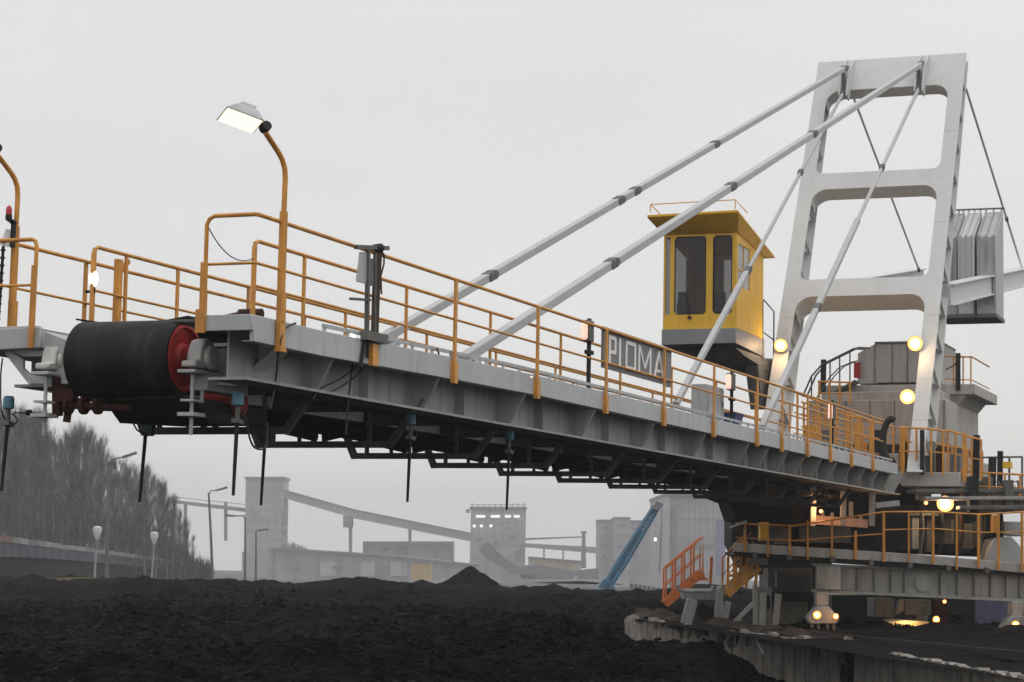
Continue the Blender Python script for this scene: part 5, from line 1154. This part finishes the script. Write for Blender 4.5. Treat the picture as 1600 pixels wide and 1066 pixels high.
# yard street lamps
def yard_lamp(x, yb, yt, D, arm, label, lean=0):
    a = atD(x, yb, D); c = atD(x+lean, yt, D); t = thing('street_lamp', a, label, 'street lamp', 'tall lamps in the misty yard'); M_ = mat('pole_grey', (.13, .13, .13), .7, 0, .2, 1.)
    MB().tube([a-Vector((0, 0, .8)), a.lerp(c, .5), c], [.16, .13, .10], 8).build('pole', M_, t)
    e = atD(x+lean+arm[0], yt+arm[1], D); MB().tube([c-Vector((0, 0, .25)), c.lerp(e, .25)+Vector((0, 0, .12)), e], .06, 6).build('arm', M_, t)
    d = (e-c).normalized(); MB().beam(e-d*.1, e+d*1.0, .32, .18).build('lamp_head', M_, t)
yard_lamp(167, 892, 722, 165, (24, -8), 'tall grey street lamp with an arm to the right in front of the wood', 3)
yard_lamp(333, 902, 770, 215, (14, -4), 'street lamp with a short arm right of the wood, leaning left', -7)
yard_lamp(383, 905, 808, 250, (-18, -2), 'thin street lamp in front of the tall conveyor tower, arm to the left')
yard_lamp(400, 910, 830, 260, (6, -1), 'thin short pole lamp at the foot of the tall conveyor tower')
def signal(x, yt, yb, D, label):
    t = thing('track_signal', atD(x, yb, D), label, 'signal lamp', 'white teardrop signals by the conveyor'); p = atD(x, yt, D); q = atD(x-4, yb, D)
    MB().disc_stack(p-Vector((0, 0, .62)), (0, 0, 1), [(0, .08), (.2, .18), (.65, .31), (.88, .28), (.95, .15)], 14).build('lamp_cover', mat('signal_white', (.62, .62, .6), .6, 0, .05, 1.), t)
    MB().tube([q-Vector((0, 0, .5)), p-Vector((0, 0, .6))], .09, 6).build('pole', mat('pole_pale', (.34, .34, .33), .7, 0, .2, 1.), t); MB().disc_stack(p-Vector((0, 0, 1.0)), (0, 0, 1), [(0, .14), (.35, .14)], 10).build('box', BG3, t)
signal(152, 830, 892, 150, 'white teardrop signal lamp left of the tall street lamp'); signal(241, 838, 898, 165, 'white teardrop signal lamp right of the tall street lamp')
b = MB()
for x0, x1, y in ((-30, 30, 911), (45, 110, 906), (60, 150, 903)): b.ppx([(x0, y+3), (x1, y+1), (x1, y-1), (x0, y)], 118, .5)
b.build('grass_strip', mat('dry_grass', (.17, .14, .07), .95, 0, .4, 1.), None, label='dry yellowish grass strips along the foot of the wood', cat='grass', kind='stuff')

# ------------------------------------------------------------------ trees: bare birches in the mist
BARK = mat('bark_grey', (.13, .115, .11), .9, 0, .3, 1.5); BARKP = mat('bark_pale', (.19, .175, .165), .9, 0, .35, 2.); TWIG = mat('twigs', (.046, .039, .038), .9, 0, .3, .8); EVER = mat('evergreen', (.016, .017, .016), .9, 0, .35, .6)
def tree_proto(seed, H, bark, dense):
    rs = random.Random(seed); t = bpy.data.objects.new('bare_tree', None); COL.objects.link(t); ORG[t] = Vector((0, 0, 0))
    b = MB(); pts = [Vector((0, 0, -1.5))]; x = y = 0
    for i in range(1, 9):
        x += rs.uniform(-.12, .12); y += rs.uniform(-.12, .12); pts.append(Vector((x, y, H*i/8)))
    b.tube(pts, [.20-.19*i/8 for i in range(9)], 7)
    limbs = []
    for i in range(34):
        h = H*rs.uniform(.2, .98); k = min(7, int(h/H*8)); p = pts[k].lerp(pts[k+1], h/H*8-k); a = rs.uniform(0, 6.283); L = (2.3*math.sin(math.pi*min(1, max(0, (h/H-.12)/.93)))+.5)*rs.uniform(.6, 1.15)
        up = rs.uniform(.8, 2.6); d = Vector((math.cos(a), math.sin(a), up)).normalized(); m_ = p+d*L*.5; e = p+d*L+Vector((0, 0, L*.2))
        b.tube([p, m_, e], [.05, .03, .008], 5); limbs.append((p, m_, e))
    b.build('trunk', bark, t)
    b = MB()
    for i in range(dense):
        p, m_, e = limbs[rs.randrange(len(limbs))]; u = rs.random(); q = p.lerp(m_, u*2) if u < .5 else m_.lerp(e, u*2-1)
        a = rs.uniform(0, 6.283); d = Vector((math.cos(a), math.sin(a), rs.uniform(.2, 3.0))).normalized(); L = rs.uniform(.5, 1.5); w = rs.uniform(.007, .017)
        s = Vector((-math.sin(a), math.cos(a), 0))*w; r2 = q+d*L; k_ = Vector((rs.uniform(-.2, .2), rs.uniform(-.2, .2), rs.uniform(-.1, .2)))
        b.add([q-s, q+s, q+d*L*.5+k_+s*.6, q+d*L*.5+k_-s*.6, r2+k_], [(0, 1, 2, 3), (3, 2, 4)])
    b.build('crown', TWIG, t, flat=True)
    return t
protos = [tree_proto(11+i, 14, BARKP if i in (0, 3) else BARK, 2100) for i in range(5)]
TRL = {0: 'bare pale-trunked birch in the front edge of the misty wood on the left', 1: 'bare grey-trunked tree among the front trees of the misty wood', 2: 'bare hazy tree standing in the back rows of the misty wood'}
def treetop(x):      # height of the wood's outline in the photograph
    P = [(-120, 640), (0, 648), (50, 655), (75, 680), (110, 675), (150, 690), (165, 712), (190, 735), (225, 740), (262, 775), (285, 808), (305, 842), (330, 862)]
    for (a, c), (d, e) in zip(P, P[1:]):
        if a <= x <= d: return c+(e-c)*(x-a)/(d-a)
    return 870
rs = random.Random(5); used = set(); cnt = 0
for row, (D0, D1, n) in enumerate(((290, 340, 30), (340, 420, 38), (420, 540, 48))):
    for i in range(n):
        x = -130+(430)*(i+rs.random()*.9)/n; D_ = rs.uniform(D0, D1); x += (row-1)*6
        yt = treetop(x)+rs.choice([0, 3, 8, 14, 22, 34])*(.6 if row else 1)
        base = atD(x, 890, D_); base.z = float(zg(D_)); top = atD(x, yt, D_); h = top.z-base.z
        if h < 2.5: continue
        k = rs.randrange(5); p = protos[k]
        o = p if k not in used else copy_tree(p); used.add(k)
        o.location = base; s = h/14; o.scale = (s*rs.uniform(.8, 1.05),)*2+(s,); o.rotation_euler.z = rs.uniform(0, 6.28)
        cls = 2 if row == 2 else (0 if k in (0, 3) else 1)
        tag(o, TRL[cls], 'tree', ['pale-trunked birches at the front of the wood', 'grey-trunked trees in the wood', 'hazy back rows of the wood'][cls]); cnt += 1
# thick undergrowth: one mass nobody could count
b = MB(); rs = random.Random(9)
for i in range(34000):
    x = rs.uniform(-140, 330); D_ = rs.uniform(300, 520); yt = treetop(x); g = atD(x, 880, D_); g0 = float(zg(D_)); hmax = max(1.0, (atD(x, yt, D_).z-g0)*.5)
    z = rs.random()**1.3*hmax-.4+g0; a = rs.uniform(0, 6.283); L = rs.uniform(.9, 2.6); w = rs.uniform(.025, .07); q = Vector((g.x, g.y, z)); d = Vector((math.cos(a), math.sin(a), rs.uniform(.6, 4.0))).normalized()*L; s = Vector((-math.sin(a), math.cos(a), 0))*w
    b.add([q-s, q+s, q+d], [(0, 1, 2)])
b.build('undergrowth', EVER, None, flat=True, label='dark tangled undergrowth filling the foot of the misty wood', cat='undergrowth', kind='stuff')
b = MB()
for i in range(2600):      # faint far scrub behind the tall tower
    x = rs.uniform(425, 540); D_ = rs.uniform(950, 1050); g = atD(x, 885, D_); z = rs.random()*max(1.5, 16-abs(x-455)*.13)-10; a = rs.uniform(0, 6.283); q = Vector((g.x, g.y, z)); d = Vector((math.cos(a), math.sin(a), 1.5)).normalized()*3.2; s = Vector((-math.sin(a), math.cos(a), 0))*.3
    b.add([q-s, q+s, q+d], [(0, 1, 2)])
b.build('far_scrub', TWIG, None, flat=True, label='faint far scrub in the mist right of the tall conveyor tower', cat='scrub', kind='stuff')

# ================================================================== AIR, SKY, SUN
b = MB(); c0 = O+FH*330
def hz(a, d, z): return Vector((hx(a, d), hy(a, d), z))
b.hexa([hz(x, y, z) for z in (-13, 46) for x, y in ((-1500, -1500), (1500, -1500), (1500, 1500), (-1500, 1500))])
HZ = bpy.data.materials.new('haze_air'); HZ.use_nodes = True; nt = HZ.node_tree; nt.nodes.clear()
o_ = nt.nodes.new('ShaderNodeOutputMaterial'); pv = nt.nodes.new('ShaderNodeVolumePrincipled'); pv.inputs['Color'].default_value = (.74, .74, .76, 1); pv.inputs['Density'].default_value = HAZE = .0006; pv.inputs['Anisotropy'].default_value = .2
nt.links.new(pv.outputs[0], o_.inputs['Volume'])
hz_o = b.build('haze', HZ, None, flat=True, kind='stuff')
w = bpy.data.worlds.new('World'); S.world = w; w.use_nodes = True; nt = w.node_tree; N = nt.nodes; L = nt.links
bgd = N['Background']; bgd.inputs['Strength'].default_value = 1.0
SE, SR = R_(52), None
sun_dir = (-FH*.30+RH*.40+Vector((0, 0, 1.0))).normalized()      # towards the sun: behind the camera, to the right
sky = N.new('ShaderNodeTexSky'); sky.sky_type = 'NISHITA'; sky.sun_disc = False; sky.sun_elevation = math.asin(sun_dir.z); sky.sun_rotation = math.atan2(sun_dir.x, sun_dir.y); sky.dust_density = 4
hs = N.new('ShaderNodeHueSaturation'); hs.inputs['Saturation'].default_value = .10; hs.inputs['Value'].default_value = .10; L.new(sky.outputs[0], hs.inputs['Color'])
tc = N.new('ShaderNodeTexCoord'); sp = N.new('ShaderNodeSeparateXYZ'); L.new(tc.outputs['Generated'], sp.inputs[0])
rp = N.new('ShaderNodeValToRGB'); L.new(sp.outputs['Z'], rp.inputs[0]); E_ = rp.color_ramp.elements
E_[0].position = 0; E_[0].color = (.92, .918, .88, 1); E_[1].position = 1; E_[1].color = (1.25, 1.26, 1.30, 1)
for p, c in ((.06, (.92, .918, .885)), (.17, (.835, .835, .84)), (.28, (.86, .86, .866)), (.5, (1.02, 1.02, 1.03))):
    e = E_.new(p); e.color = (*c, 1)
cl = N.new('ShaderNodeTexNoise'); cl.inputs['Scale'].default_value = 2.2; cl.inputs['Detail'].default_value = 4; cmp_ = N.new('ShaderNodeMapping'); cmp_.inputs['Scale'].default_value = (1, 1, 3.5); L.new(tc.outputs['Generated'], cmp_.inputs['Vector']); L.new(cmp_.outputs[0], cl.inputs['Vector'])
cr = N.new('ShaderNodeMapRange'); cr.inputs[1].default_value = .3; cr.inputs[2].default_value = .7; cr.inputs[3].default_value = .955; cr.inputs[4].default_value = 1.045; L.new(cl.outputs['Fac'], cr.inputs[0])
cm = N.new('ShaderNodeMix'); cm.data_type = 'RGBA'; cm.blend_type = 'MULTIPLY'; cm.inputs[0].default_value = 1; L.new(rp.outputs[0], cm.inputs[6]); L.new(cr.outputs[0], cm.inputs[7])
mx = N.new('ShaderNodeMix'); mx.data_type = 'RGBA'; mx.inputs[0].default_value = .92; L.new(hs.outputs[0], mx.inputs[6]); L.new(cm.outputs[2], mx.inputs[7]); L.new(mx.outputs[2], bgd.inputs['Color'])
sl = bpy.data.lights.new('sun', 'SUN'); sl.energy = .6; sl.angle = R_(22); sl.color = (1, .97, .93); so = bpy.data.objects.new('sun', sl); COL.objects.link(so); so.rotation_euler = sun_dir.to_track_quat('Z', 'Y').to_euler()
S.view_settings.view_transform = 'Standard'; S.view_settings.look = 'None'; S.view_settings.exposure = 0; S.view_settings.gamma = 1
S.render.engine = 'CYCLES'; S.cycles.use_denoising = True; S.cycles.volume_bounces = 1; S.cycles.max_bounces = 6
